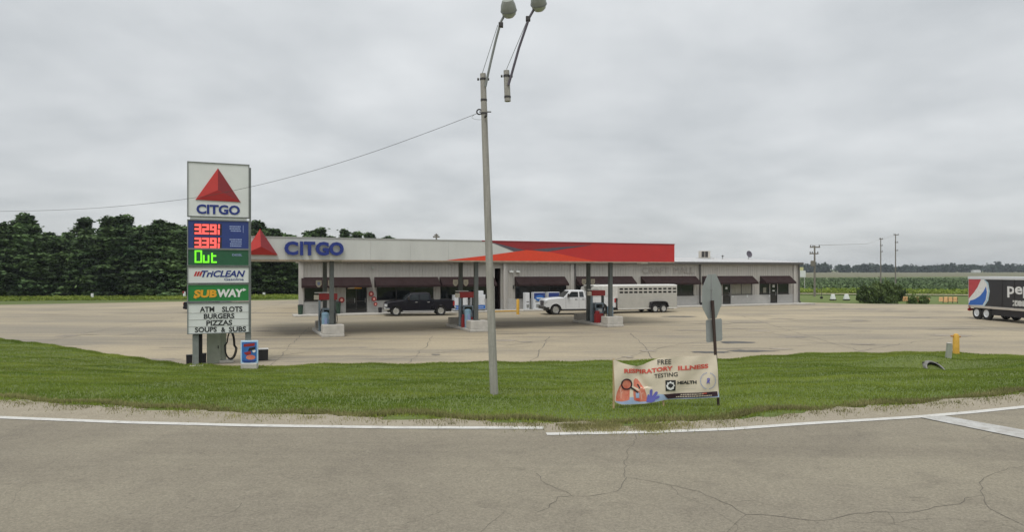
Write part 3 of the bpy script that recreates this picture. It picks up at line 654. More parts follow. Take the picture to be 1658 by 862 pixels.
cabinet(864, 883, 1.62, True, 'white cabinet with blue oval print, left of the white pickup bonnet', round_logo=True)
cabinet(887.5, 906, 1.62, True, 'white cabinet with blue top strip behind the white pickup bonnet')
def bollard(p, h, r, lab, m=M['bollard']):
    o = ob('bollard', MB().lathe([(r, 0), (r, h - r * .5), (r * .8, h - r * .15), (r * .3, h)], 16), m, smooth=True); o.location = p; return tag(o, lab, 'bollard')
q = gp(838.5, 509.5); bollard(q, 1.32, .13, 'yellow bollard in front of the fourth awning left of the cabinets')
# rooftop things
def roof_z(t): return EAVE + .1 + (rid - EAVE) * t / (BD / 2)
def at_roof(px, t): s = BF.sz(px, t=t)[0]; return BF.w(s, t, roof_z(t))
o = thing('rooftop_air_unit', 'grey air conditioning unit with dark coils on the white roof', 'air unit', at_roof(1139, 6.2), BF.a)
ob('housing', MB().box(-.65, .65, -.45, .1, .12, .95), M['soffit'], o, bev=.02)
for a in (-.63, -.12): ob('coil', MB().box(a, a + .42, -.47, -.452, .2, .88), M['frame'], o)
ob('curb', MB().box(-.7, .7, -.5, .5, -.15, .12), M['alu'], o); ob('conduit', MB().tube([(.65, 0, .35), (1.0, 0, .3), (1.45, -.1, .05), (1.5, -.1, -.1)], .03), M['alu'], o)
o = thing('roof_vent', 'small vent pipe standing on the white roof', 'vent', at_roof(1170, 6.2), BF.a); ob('pipe', MB().lathe([(.06, -.15), (.06, .35)], 10), M['galv'], o); ob('cap', MB().lathe([(.11, .3), (.12, .42), (.05, .47)], 12), M['gutter'], o)
o = thing('satellite_dish', 'dark grey round satellite dish on the white roof', 'dish', at_roof(1212.5, 6.2), BF.a)
Mx = Matrix.Translation((0, 0, .62)) @ Matrix.Rotation(R(75), 4, 'X')
ob('reflector', MB().lathe([(.0, -.02), (.25, .0), (.42, .08), (.42, .1), (.25, .03), (.0, .02)], 20, Mx), M['slate'], o, smooth=True); ob('mast', MB().tube([(0, .05, -.15), (0, .05, .55)], .04), M['galv'], o)
ob('foot_plate', MB().box(-.5, .5, -.3, .4, -.08, .03), M['alu'], o); ob('feed_arm', MB().tube([(0, 0, .3), (0, -.5, .45)], .02), M['galv'], o)

# ------------------------------------------------------------------ fuel canopy
q0 = Vector((K(410) * 36.7, 36.7, 0)); CF = Frame(q0.x, q0.y, TH)
cx0 = CF.sz(388)[0]; cx1 = CF.sz(1092)[0]; CZ0, CZ1, CD = 4.37, 5.56, 9.0  # canopy drawn deeper at its unseen back to darken the store wall
can_ = thing('fuel_canopy', 'flat fuel canopy with white and red fascia carrying blue letters and a red triangle', 'canopy', CF.p, CF.a)
ob('deck', MB().box(cx0 + .06, cx1 - .06, .06, CD - .06, CZ0 + .06, CZ1 - .1), M['soffit'], can_)
npan = 12
for i in range(npan):
    a = cx0 + (cx1 - cx0) * i / npan; b = cx0 + (cx1 - cx0) * (i + 1) / npan
    ob('fascia_panel', MB().box(a + .003, b - .003, 0, .05, CZ0, CZ1), M['fascia'], can_)
for nm_, bx in (('side_fascia', (cx0, cx0 + .05, .055, CD - .055)), ('side_fascia', (cx1 - .05, cx1, .055, CD - .055)), ('back_fascia', (cx0, cx1, CD - .05, CD))):
    ob(nm_, MB().box(*bx, CZ0, CZ1), M['red_a'] if nm_ == 'side_fascia' and bx[0] > 0 else M['fascia'], can_)
ob('cap_trim', MB().box(cx0 - .02, CF.sz(780)[0], -.03, CD + .02, CZ1 + .002, CZ1 + .06), M['fascia_cap'], can_); ob('cap_trim', MB().box(CF.sz(780)[0], cx1 + .02, -.03, CD + .02, CZ1 + .002, CZ1 + .06), M['red_b'], can_)
ob('drip_edge', MB().box(cx0, cx1, -.02, .06, CZ0 - .07, CZ0 - .002), M['rust_edge'], can_)
nj = 60; sf = MB()
for i in range(nj): 
    a = cx0 + (cx1 - cx0) * i / nj; b = cx0 + (cx1 - cx0) * (i + 1) / nj; sf.box(a + .006, b - .006, .065, CD - .065, CZ0 - .01, CZ0 + .055)
stuff(ob('soffit_planks', sf, M['soffit'], can_))
for px in (640, 880, 545, 1040):
    for t in (1.8, 5.6): s = CF.sz(px, t=t)[0]; ob('canopy_light', MB().box(s - .3, s + .3, t - .3, t + .3, CZ0 - .07, CZ0 - .011), M['lamp_lens'], can_, bev=.02)
def cp(*pts, dz=0): return [(CF.sz(px, py)[0], min(CZ1 - .002, max(CZ0 + .002, CF.sz(px, py)[1]))) for px, py in pts]
plate('red_panel', cp((786, 389), (1092, 395), (1092, 430), (958, 426), (890, 410), (846, 406)), -.0, M['red_a'], can_, .004)
plate('deep_red_panel', cp((790, 389), (958, 394), (955, 397.5), (905, 405), (880, 408), (846, 405.5)), -.0045, M['red_b'], can_, .004)
plate('slate_sliver', cp((793, 391.5), (803, 394), (852, 406), (832, 407.5)), -.009, M['slate'], can_, .004)
plate('slate_sliver', cp((862, 404.5), (900, 401), (958, 397), (916, 403), (882, 408.5)), -.009, M['slate'], can_, .003)
plate('orange_wedge', cp((722, 424.5), (790, 413.8), (852, 405.2), (890, 408.2), (930, 416.5), (966, 426)), -.0135, M['red_c'], can_, .008)
Lz = lambda px, py: CF.sz(px, py)[1]
for ch, a, b in (('C', 460, 482.5), ('I', 485.5, 490.5), ('T', 491.5, 510), ('G', 510.5, 532), ('O', 532.5, 556)):
    letters('lettering', ch, CF.sz(a)[0], CF.sz(b)[0], Lz(508, 414), Lz(508, 391.7), -.06, .12, M['blue'], can_, bold=.045 if ch != 'I' else .02)
def trimark(fr, apex, bl, br, inn, y, th, par):
    P = lambda p: (fr.sz(*p)[0], fr.sz(*p)[1])
    A, B, C, D = P(apex), P(bl), P(br), P(inn); y1 = y - th; yc = y1 - th * 1.2
    back = [(A[0], y, A[1]), (B[0], y, B[1]), (C[0], y, C[1])]; fr_ = [(A[0], y1, A[1]), (B[0], y1, B[1]), (C[0], y1, C[1]), (D[0], yc, D[1])]
    ob('mark_left_face', MB().add([back[0], back[1], fr_[0], fr_[1], fr_[3]], [(2, 3, 4), (0, 1, 3, 2)]), M['tri_l'], par, fix=False)
    ob('mark_right_face', MB().add([back[0], back[2], fr_[0], fr_[2], fr_[3]], [(2, 4, 3), (0, 2, 3, 1)]), M['tri_r'], par, fix=False)
    ob('mark_base_face', MB().add([back[1], back[2], fr_[1], fr_[2], fr_[3]], [(2, 3, 4), (0, 1, 3, 2)]), M['tri_b'], par, fix=False)
    ob('mark_back', MB().prism([A, B, C], y, y + .01), M['fascia_cap'], par)
trimark(CF, (421, 371), (394, 412.5), (449.5, 413.5), (422, 400), -.05, .12, can_)

# columns and pump islands
def island(pxf, idx):
    t0 = .55; s = CF.sz(pxf, t=t0)[0]; base = CF.w(s, t0)
    lab = ('left', 'middle', 'right')[idx]
    sp = 3.05
    where = ('by the store entrance, left', 'behind the tall light pole, middle', 'before the white pickup, right')[idx]
    isl = thing('pump_island', f'{where} raised concrete pump island with end blocks', 'pump island', base, CF.a, 'concrete pump islands under the canopy')
    pad = MB().prism([(-.62, -.7), (.62, -.7), (.62, 4.3), (.35, 4.75), (-.35, 4.75), (-.62, 4.3)], 0, .17, 'z'); ob('curb_pad', pad, M['conc'], isl, bev=.03)
    ob('end_block', MB().box(-.56, .62, -.62, .28, .17, .68), M['conc'], isl, bev=.035); ob('end_block', MB().box(-.42, .42, 4.0, 4.5, .17, .6), M['conc_dark'], isl, bev=.03)
    for y, nm_, z0 in ((0, 'front', .68), (sp, 'rear', .17)):
        c = thing('canopy_column', f'{"dark grey steel" } canopy column at the {nm_} of the {lab} pump island', 'column', base + CF.n * y + Vector((0, 0, z0)), CF.a, 'steel columns holding the canopy')
        ob('shaft', MB().box(-.118, .118, -.118, .118, .02, CZ0 - z0 - .085), M['column'], c, bev=.012); ob('base_plate', MB().box(-.2, .2, -.2, .2, .0, .02), M['column'], c)
        ob('top_plate', MB().box(-.19, .19, -.19, .19, CZ0 - z0 - .085, CZ0 - z0 - .0705), M['column'], c)
        if nm_ == 'rear':
            for sx in (-1, 1):
                f = thing('pump_flag', f'cream shield shaped flag on the {"left" if sx < 0 else "right"} side of the {lab} island rear column', 'sign', base + CF.n * y + CF.u * (sx * .36) + Vector((0, 0, 2.78)), CF.a, 'cream flags on the rear columns')
                sh = [(-.16, .38), (.16, .38), (.17, .12), (.08, -.02), (0, -.05), (-.08, -.02), (-.17, .12)]
                ob('plate', MB().prism(sh, -.02, .02), M['cream'], f, bev=.006); ob('centre_print', MB().prism([(x_ * .5, z_ * .5 + .09) for x_, z_ in sh], -.026, -.0205), M['pale_text'] if idx == 0 else M['soffit'], f)
                ob('arm', MB().box(min(-sx * .22, -sx * .15), max(-sx * .22, -sx * .15), -.015, .015, .15, .2), M['column'], f)
    # dispenser
    p = thing('fuel_pump', f'grey fuel pump with red topper on the {lab} island', 'fuel pump', base + CF.n * 1.75 + Vector((0, 0, .17)), CF.a, 'fuel pumps with red toppers')
    ob('cabinet', MB().box(-.36, .36, -.25, .25, .06, 1.35), M['pump'], p, bev=.03); ob('plinth', MB().box(-.38, .38, -.27, .27, 0, .058), M['frame'], p)
    ob('lower_door', MB().box(-.32, .32, -.275, -.252, .12, .62), M['pump_red'] if idx else M['pump'], p, bev=.01)
    ob('display', MB().box(-.24, .24, -.275, -.252, 1.0, 1.26), M['glass'], p, bev=.01); ob('keypad', MB().box(-.08, .2, -.28, -.252, .72, .92), M['pump_white'], p)
    for sx in (-.47, .42):
        ob('pylon', MB().box(sx - .06, sx + .06, -.1, .12, 0, 1.83), M['pump'] if sx < 0 else M['column'], p, bev=.02)
    tp = ob('topper', MB().box(-.5, .56, -.14, .14, 1.84, 2.22), M['pump_red'], p, bev=.03)
    ob('topper_side', MB().box(-.78, -.51, -.1, .1, 1.86, 2.14), M['cream'], p, bev=.02); ob('topper_strip', MB().box(-.75, .1, .02, .1, 2.24, 2.3), M['pump_white'], p)
    for sx in (-1, 1):
        x_ = sx * .38 - (.02 if sx > 0 else -.02)
        ob('hose', MB().tube([(x_, -.28, 1.3), (x_ + sx * .1, -.42, 1.15), (x_ + sx * .14, -.46, .7), (x_ + sx * .1, -.42, .35), (x_ + sx * .02, -.36, .3), (x_ - sx * .04, -.33, .6), (x_ - sx * .04, -.3, .86)], .022, 7), M['rubber'], p, smooth=True)
        ob('nozzle', MB().box(x_ - .07, x_ + .01, -.34, -.253, .82, 1.05).tube([(x_ - .03, -.34, .9), (x_ - .03, -.4, .78)], .02), M['bin_black'], p, bev=.01)
    b = thing('blue_bin', f'pale blue cylindrical bin behind the front column of the {lab} island', 'bin', base + CF.u * (-.28 if idx == 0 else -.33 if idx == 1 else .36) + CF.n * .62 + Vector((0, 0, .17)), CF.a, 'pale blue bins on the islands')
    ob('body', MB().lathe([(.19, 0), (.21, 1.0), (.21, 1.06)], 18), M['bin_blue'], b, smooth=True); ob('lid', MB().lathe([(.22, 1.06), (.2, 1.12), (.1, 1.18)], 18), M['bin_blue'], b, smooth=True); ob('label_plate', MB().box(-.07, .07, -.224, -.2, .5, .85), M['pale_text'], b)
    if idx:
        rb = thing('red_cabinet', f'small red service box on the {lab} pump island', 'box', base + CF.u * -.42 + CF.n * 1.05 + Vector((0, 0, .17)), CF.a, 'red service boxes on the islands')
        ob('body', MB().box(-.17, .17, -.15, .15, 0, .62), M['pump_red'], rb, bev=.02); ob('lid', MB().box(-.13, .13, -.12, .12, .62, .82), M['pump_red'], rb, bev=.03)
    d = thing('squeegee_bucket', f'black squeegee holder at the rear column of the {lab} island', 'bucket', base + CF.u * .1 + CF.n * 2.55 + Vector((0, 0, .17)), CF.a, 'black squeegee holders on the islands')
    ob('body', MB().box(-.15, .15, -.1, .12, 0, 1.0), M['bin_black'], d, bev=.02, ); ob('handle', MB().tube([(.08, 0, 1.0), (.16, -.05, 1.35)], .015), M['rubber'], d)
    w_ = thing('white_bin', f'white drum at the back end of the {lab} island', 'bin', base + CF.u * -.1 + CF.n * 4.2 + Vector((0, 0, .6)), CF.a, 'white drums on the islands') if False else None
for i, px in enumerate((537, 770.8, 988.3)): island(px, i)
o = ob('guard_post', MB().lathe([(.05, 0), (.05, .75), (.02, .8)], 10), M['bollard']); o.location = CF.w(CF.sz(799, t=.3)[0] - .25, .2); tag(o, 'thin yellow guard post beside the middle pump island', 'post')

# ------------------------------------------------------------------ roadside price sign
k0 = 3.7 / 155; PF = Frame(K(303) * FPX * k0, FPX * k0, 22.6)
ps = thing('price_sign', 'tall roadside sign with a red triangle, red and green digit prices and letter board', 'sign', PF.p, PF.a)
SW = PF.sz(404)[0]
zs = lambda y: PF.sz(303, y)[1]
pz = [(261, 350.5, 'brand_panel', 'sign_white'), (355.2, 403, 'price_panel', 'sign_blue'), (403.1, 431, 'diesel_panel', 'sign_green'), (432, 459.5, 'fuel_panel', 'sign_white'), (460.5, 489.5, 'sandwich_panel', 'sub_green'), (491, 542, 'letter_board', 'sign_white')]
def P(px, py): v = PF.sz(px, py); return v
for y0, y1, nm_, mt in pz:
    z1_, z0_ = zs(y0), zs(y1)
    ob(nm_, MB().box(.035, SW - .035, 0, .34, z0_ + .012, z1_ - .012), M[mt], ps)
    f = MB(); f.box(0, SW, -.03, .0, z1_ - .03, z1_).box(0, SW, -.03, .0, z0_, z0_ + .03).box(0, .035, -.03, .36, z0_ + .03, z1_ - .03).box(SW - .035, SW, -.03, .36, z0_ + .03, z1_ - .03)
    f.box(0, SW, .0, .36, z1_ - .011, z1_).box(0, SW, .0, .36, z0_, z0_ + .011)
    ob('panel_frame', f, M['post_grey'], ps)
ob('divider', MB().box(.1, SW - .1, .02, .3, zs(354.6), zs(351)), M['sign_white'], ps)
trimark(PF, (353, 272.5), (316.5, 323.5), (389.5, 327.5), (353, 308), -.002, .03, ps)
a, z0 = P(318, 345); b, z1 = P(388, 332.5)
z0 = P(353, 347.3)[1]; z1 = P(353, 331.8)[1]
letters('lettering', 'CITGO', P(318, 0)[0], P(388.5, 0)[0], z0, z1, -.002, .02, M['blue'], ps, bold=.035)
# seven segment digits
SEG = {'3': 'abgcd', '2': 'abged', '9': 'abcdfg', '1': 'bc', '0': 'abcdef', 'u': 'cde', 't': 'defg'}
def seg7(ch, x, z, w, h, th, y, m, par):
    q = {'a': (x, x + w, z + h - th, z + h), 'd': (x, x + w, z, z + th), 'g': (x, x + w, z + h / 2 - th / 2, z + h / 2 + th / 2),
         'f': (x, x + th, z + h / 2, z + h), 'b': (x + w - th, x + w, z + h / 2, z + h), 'e': (x, x + th, z, z + h / 2), 'c': (x + w - th, x + w, z, z + h / 2)}
    mb = MB(); dy_ = 0
    for s_ in SEG[ch]:
        a0, a1, b0, b1 = q[s_]
        mb.box(a0 + .004, a1 - .004, y - .012 - dy_, y, b0 + .004, b1 - .004); dy_ += .0006
    return ob('led_digit', mb, m, par)
for (yt, yb, chs) in ((363, 380, '329'), (385, 402, '339')):
    z0, z1 = P(335, yb)[1], P(335, yt)[1]; xs_ = [314.8, 327.2, 339.6]
    back = ob('digit_board', MB().box(P(313.5, 0)[0], P(359, 0)[0], -.006, -.0005, z0 - .02, z1 + .02), M['black'], ps)
    for ch, x in zip(chs, xs_): seg7(ch, P(x, 0)[0], z0, .25, z1 - z0, .09, -.007, M['led_red'], ps)
    ob('led_point', MB().box(P(325.9, 0)[0], P(325.9, 0)[0] + .03, -.019, -.007, z0, z0 + .05), M['led_red'], ps)
    xa = P(354.4, 0)[0]; sm_ = MB().box(xa - .045, xa + .03, -.019, -.007, z0 + .0, z0 + .2).box(xa - .03, xa + .04, -.0195, -.007, z0 + .24, z1)
    ob('led_fraction', sm_, M['led_red'], ps)
z0, z1 = P(330, 426)[1], P(330, 405.5)[1]; ob('digit_board', MB().box(P(313, 0)[0], P(352, 0)[0], -.006, -.0005, z0 - .02, z1 + .02), M['sign_green'], ps)
seg7('0', P(315, 0)[0], z0, .27, z1 - z0, .065, -.007, M['led_green'], ps)
z1u = z0 + (z1 - z0) * .62
mb = MB().box(P(328.5, 0)[0], P(328.5, 0)[0] + .06, -.019, -.007, z0 + .06, z1u).box(P(328.5, 0)[0], P(338, 0)[0] + .02, -.0195, -.007, z0, z0 + .065).box(P(338, 0)[0] - .035, P(338, 0)[0] + .02, -.02, -.007, z0 + .06, z1u); ob('led_digit', mb, M['led_green'], ps)
xt = P(342, 0)[0]; mb = MB().box(xt, xt + .06, -.019, -.007, z0, z0 + (z1 - z0) * .8).box(xt + .055, xt + .2, -.0195, -.007, z0, z0 + .06).box(xt + .055, xt + .18, -.0195, -.007, z1u - .06, z1u); ob('led_digit', mb, M['led_green'], ps)
# small grade legends: rows too small to read
for rows, x0_, x1_ in (((366, 369.5, 373), 371, 391), ((387, 390.5, 394, 397.5), 371, 392)):
    mb = MB(); gg = random.Random(3)
    for y in rows:
        x = x0_ + gg.uniform(0, 3)
        while x < x1_ - 2: 
            w_ = gg.uniform(1.2, 2.6); mb.box(P(x, 0)[0], P(x + w_, 0)[0], -.004, -.0005, P(380, y + 2.1)[1], P(380, y)[1]); x += w_ + .5
    stuff(ob('legend_print', mb, M['pale_text'], ps))
ob('legend_bracket', MB().box(P(393.4, 0)[0], P(394.2, 0)[0], -.004, -.0005, P(394, 377)[1], P(394, 365)[1]), M['pale_text'], ps)
letters('lettering', 'DIESEL', P(376, 0)[0], P(392, 0)[0], P(384, 414.8)[1], P(384, 411.4)[1], -.001, .006, M['pale_text'], ps, bold=.02)
for k_, (dx_) in enumerate((0, 4.2, 8.4)):
    plate('slash_mark', [P(313.6 + dx_, 447.5), P(316.6 + dx_, 447.5), P(319.8 + dx_, 440), P(316.8 + dx_, 440)], -.0005, M['red_a'], ps, .006)
letters('lettering', 'TriCLEAN', P(326, 0)[0], P(397, 0)[0], P(360, 449)[1], P(360, 438.3)[1], -.001, .008, M['blue'], ps, bold=.03, shear=.28)
letters('lettering', 'Gasoline', P(363, 0)[0], P(394.5, 0)[0], P(380, 454.6)[1], P(380, 450.4)[1], -.001, .006, M['blue'], ps, bold=.01)
letters('lettering', 'SUB', P(314, 0)[0], P(351, 0)[0], P(332, 482.3)[1], P(332, 469.6)[1], -.001, .012, M['yellow'], ps, bold=.05, shear=.08)
letters('lettering', 'WAY', P(352, 0)[0], P(394.5, 0)[0], P(372, 481.5)[1], P(372, 468.6)[1], -.001, .012, M['white'], ps, bold=.05, shear=.08)
plate('arrow_mark', [P(312.5, 482), P(318, 484.5), P(318, 479.8)], -.0005, M['yellow'], ps, .012); plate('arrow_mark', [P(399, 469.5), P(393.5, 467), P(393.5, 472.3)], -.0005, M['white'], ps, .012)
for s_, x0_, x1_, yb, yt in (('ATM', 323.5, 347, 505.6, 497), ('SLOTS', 359.5, 392.5, 505.4, 496.6), ('BURGERS', 330, 379.5, 516.4, 508), ('PIZZAS', 334, 376, 527.4, 518.9), ('SOUPS', 315.5, 351, 538.4, 530), ('&', 358, 365, 538.2, 530.2), ('SUBS', 370.5, 398.5, 537.6, 529.2)):
    letters('lettering', s_, P(x0_, 0)[0], P(x1_, 0)[0], P((x0_ + x1_) / 2, yb)[1], P((x0_ + x1_) / 2, yt)[1], -.001, .008, M['black'], ps, bold=.03)
rl = MB()
for y in (507.6, 518.6, 529.7): a = P(304, y)[1]; rl.box(.04, SW - .04, -.008, -.0005, a - .008, a + .008)
ob('letter_rail', rl, M['alu'], ps)
for px_, nm_ in ((316.5, 'post'), (402, 'post')):
    s_ = P(px_, 0)[0]; ob('post', MB().box(s_ - .11, s_ + .11, .06, .3, -.1, zs(543) - .002), M['post_grey'], ps, bev=.012)
ob('post', MB().box(P(321.2, 0)[0], P(321.2, 0)[0] + .13, .31, .45, -.1, zs(543) + .5), M['rubber'], ps); ob('footing', MB().box(P(312, 0)[0] - .12, P(322, 0)[0] + .3, -.22, .55, -.12, .06), M['conc'], ps, bev=.04)
tr = MB().box(-.04, -.001, .05, .3, zs(543), zs(261)); ob('side_rail', MB().box(SW + .001, SW + .06, .02, .32, zs(543) - .0, zs(266)), M['post_grey'], ps)
def by_sign(px, t, z=0): return PF.w(PF.sz(px, t=t)[0], t, z)
o = thing('service_cabinet', 'grey green service cabinet under the roadside sign', 'cabinet', by_sign(346.5, .9), PF.a); ob('cabinet_body', MB().box(-.26, .26, -.2, .3, 0, 1.32), M['cab_green'], o, bev=.015); ob('door', MB().box(-.22, .22, -.212, -.202, .12, 1.2), M['cab_green'], o, bev=.005); ob('latch', MB().box(.14, .18, -.23, -.213, .6, .72), M['frame'], o)
o = thing('air_pump', 'slim grey air pump with a long black hose loop beside the service cabinet', 'air pump', by_sign(361, .9), PF.a); ob('housing', MB().box(-.09, .13, -.15, .15, .12, 1.3), M['cab_green'], o, bev=.02); ob('base', MB().box(-.14, .4, -.25, .25, 0, .12), M['conc'], o, bev=.02)
def loop(cx_, z0, z1, w):
    return [(cx_ + w * math.sin(t_) * (1.0 if math.cos(t_) < 0 else .62), -.2 + .03 * math.cos(t_), (z0 + z1) / 2 + (z1 - z0) / 2 * math.cos(t_)) for t_ in [2 * math.pi * i / 28 for i in range(29)]]
ob('hose_loop', MB().tube(loop(.3, .14, 1.28, .23), .026, 8), M['rubber'], o, smooth=True); ob('hose_hook', MB().box(.12, .34, -.24, -.16, 1.22, 1.26), M['frame'], o); ob('hose_loop', MB().tube([(p[0] - .02, p[1] + .06, p[2] * .97 + .02) for p in loop(.3, .16, 1.24, .2)], .022, 8), M['rubber'], o, smooth=True)
def blackbox(px0, px1, t, h, lab, lidm):
    s0, s1 = PF.sz(px0, t=t)[0], PF.sz(px1, t=t)[0]; o = thing('black_tub', lab, 'tub', PF.w((s0 + s1) / 2, t, 0), PF.a); w_ = (s1 - s0) / 2
    ob('tub_body', MB().box(-w_, w_, 0, w_ * 1.7, .0, h, taper=1.06), M['bin_black'], o, bev=.02); ob('rim', MB().box(-w_ * 1.1, w_ * 1.1, -.02, w_ * 1.75, h, h + .03), lidm, o, bev=.01)
blackbox(301.5, 311, .9, .34, 'black tub left of the left sign post', M['bin_black']); blackbox(319, 333.5, .75, .38, 'black tub between the left sign post and the cabinet', M['rubber'])
blackbox(417.5, 434, .9, .46, 'black tub with white lid right of the blue poster', M['white'])
M['poster_blue'] = mat('poster_blue', (.03, .14, .42), .5, var=.25, scale=7); M['poster_edge'] = mat('poster_edge', (.45, .62, .78), .5)
p0 = gp(404, 597.5, .05); o = thing('poster_stand', 'blue framed advertising poster on a pale concrete block', 'poster', (p0.x, p0.y, float(H(p0.x, p0.y))), R(8))
gsc = p0.y / FPX
ob('stand_base', MB().box(-.29, .29, -.14, .16, -.05, .2), M['conc'], o, bev=.03); w_ = 13.6 * gsc; zb, zt = (597.5 - 590) * gsc, (597.5 - 552) * gsc
ob('poster_frame', MB().box(-w_, w_, -.03, .03, zb + .02, zt), M['poster_edge'], o, bev=.02); ob('poster_sheet', MB().box(-w_ + .05, w_ - .05, -.037, -.031, zb + .08, zt - .06), M['poster_blue'], o)
for nm_, pts, m_ in (('poster_print', circ(.05, .42, .17, 14, .09), 'b_orange'), ('poster_print', [(-.2, .92), (.2, .96), (.19, .85), (-.2, .82)], 'pump_red'), ('poster_print', [(.0, .78), (.22, .82), (.2, .7), (-.05, .66)], 'bin_black'), ('poster_print', circ(.17, .66, .06, 10), 'white'), ('poster_print', [(-.24, .3), (.24, .3), (.22, .24), (-.2, .23)], 'sign_blue'), ('poster_print', [(-.2, .6), (.05, .66), (.06, .54), (-.1, .5)], 'pump_red')):
    ob(nm_, MB().prism(pts, -.044 - random.random() * .002, -.038), M[m_], o)

# ------------------------------------------------------------------ light pole, its lamp and cable
PB = ground_hit(800.5, 640); kd = PB.y / FPX
def on_pole(px, py, dd=0): d = PB.y + dd; return Vector((K(px) * d, d, EYE + (HOR - py) * d / FPX))
lp = thing('light_pole', 'tall weathered light pole standing in the grass verge with one lamp arm', 'light pole', PB)
L = lambda px, py, dd=0: on_pole(px, py, dd) - PB
ob('pole', MB().tube([L(800.5, 643) - Vector((0, 0, .1)), L(795, 500), L(789, 330), L(785.2, 220), L(782, 119)], .092, 16, .062), M['wood_pole'], lp, smooth=True)
ob('arm', MB().tube([L(786, 140, -.08), L(788.6, 127, -.1), L(795, 98, -.12), L(803, 64, -.14), L(810.5, 36, -.17), L(818, 22, -.2)], .026, 8), M['post_grey'], lp, smooth=True)
ob('stay_wire', MB().tube([L(781, 118), L(806, 40, -.12)], .007, 5), M['post_grey'], lp)
ob('stay_collar', MB().box(-.05, .05, -.05, .05, -.05, .05), M['frame'], lp, bev=.01).location = L(811, 40, -.15)
for py in (128, 162, 184): 
    c = L(782 + (py - 119) * .031, py); ob('band', MB().lathe([(.072, -.022), (.072, .022)], 14), M['frame'], lp).location = c
for sx in (-.11, .11): ob('bolt', MB().tube([L(782.4, 128) + Vector((sx - .02, 0, 0)), L(782.4, 128) + Vector((sx + .02, 0, 0))], .03, 8), M['frame'], lp)
ob('bolt', MB().tube([L(785, 181) + Vector((-.12, -.0, 0)), L(785, 181) + Vector((.14, 0, 0))], .014, 8), M['frame'], lp); ob('step', MB().tube([L(785, 190, -.1), L(788, 186, -.14)], .025, 6), M['frame'], lp)
def lamp_head(parent, loc, sc=1):
    h = bpy.data.objects.new('lamp_head', None); COL.objects.link(h); h.parent = parent; h.location = loc; h.rotation_euler = (R(38), R(-14), R(8)); h.scale = (sc,) * 3
    ob('housing', MB().lathe([(.06, .22), (.11, .2), (.15, .1), (.165, .0), (.16, -.03)], 20), M['lamp_body'], h, smooth=True)
    ob('lens', MB().lathe([(.155, -.032), (.14, -.1), (.09, -.15), (.02, -.165)], 20), M['lamp_lens'], h, smooth=True)
    ob('socket_rim', MB().lathe([(.168, -.032), (.172, -.02), (.168, .0)], 20), M['post_grey'], h)
lamp_head(lp, L(823.5, 15.5, -.2), 1.05)
ob('insulator', MB().tube([L(776, 181) + Vector((.055 * math.cos(t), 0, .055 * math.sin(t))) for t in [i * .5236 for i in range(13)]], .016, 6), M['frame'], lp)
cab = [on_pole(774, 183), ]
for px, py, d in ((700, 211.5, PB.y + .6), (600, 247.5, PB.y + 1.4), (500, 278.5, PB.y + 2.3), (404, 303, PB.y + 3.1), (300, 322.5, PB.y + 4), (150, 337.5, PB.y + 5.3), (0, 342.5, PB.y + 6.6), (-120, 341, PB.y + 7.7)):
    cab.append(Vector((K(px) * d, d, EYE + (HOR - py) * d / FPX)))
def smooth_path(pts, n=5):
    o_ = []; P_ = [pts[0]] + pts + [pts[-1]]
    for i in range(1, len(P_) - 2):
        for j in range(n):
            t = j / n; a, b, c, d = P_[i - 1], P_[i], P_[i + 1], P_[i + 2]
            o_.append(.5 * ((2 * b) + (c - a) * t + (2 * a - 5 * b + 4 * c - d) * t * t + (3 * b - a - 3 * c + d) * t ** 3))
    o_.append(pts[-1]); return o_
tag(ob('overhead_cable', MB().tube(smooth_path(cab), .005, 5), M['frame']), 'thin overhead cable sagging left from the light pole', 'cable')
ob('cable_tail', MB().tube(smooth_path([L(770, 184), L(764, 190), L(772, 193.5), L(783, 193)]), .004, 5), M['post_grey'], lp)
# the photograph also shows a second lamp arm with only the top of its pole
lp2 = thing('light_pole', 'short pole top with dark lamp arm seen in the sky right of the full pole', 'light pole', on_pole(822, 164))
b2 = on_pole(822, 164); L2 = lambda px, py, dd=0: on_pole(px, py, dd) - b2
ob('pole', MB().tube([L2(822, 164), L2(820, 114)], .068, 16, .063), M['wood_pole'], lp2, smooth=True); ob('arm', MB().tube([L2(823, 138, -.08), L2(827.5, 123, -.1), L2(840, 78, -.12), L2(857, 28, -.17), L2(866, 12, -.2)], .027, 8), M['slate'], lp2, smooth=True)
ob('stay_wire', MB().tube([L2(820, 112), L2(853, 34, -.12)], .007, 5), M['post_grey'], lp2); ob('stay_collar', MB().box(-.05, .05, -.05, .05, -.05, .05), M['frame'], lp2, bev=.01).location = L2(855, 30, -.15)
for py in (123, 157): ob('band', MB().lathe([(.074, -.022), (.074, .022)], 14), M['frame'], lp2).location = L2(822 - (164 - py) * .04, py)
for sx in (-.11, .11): ob('bolt', MB().tube([L2(820.5, 123) + Vector((sx - .02, 0, 0)), L2(820.5, 123) + Vector((sx + .02, 0, 0))], .03, 8), M['frame'], lp2)
lamp_head(lp2, L2(872, 5, -.2), 1.05)

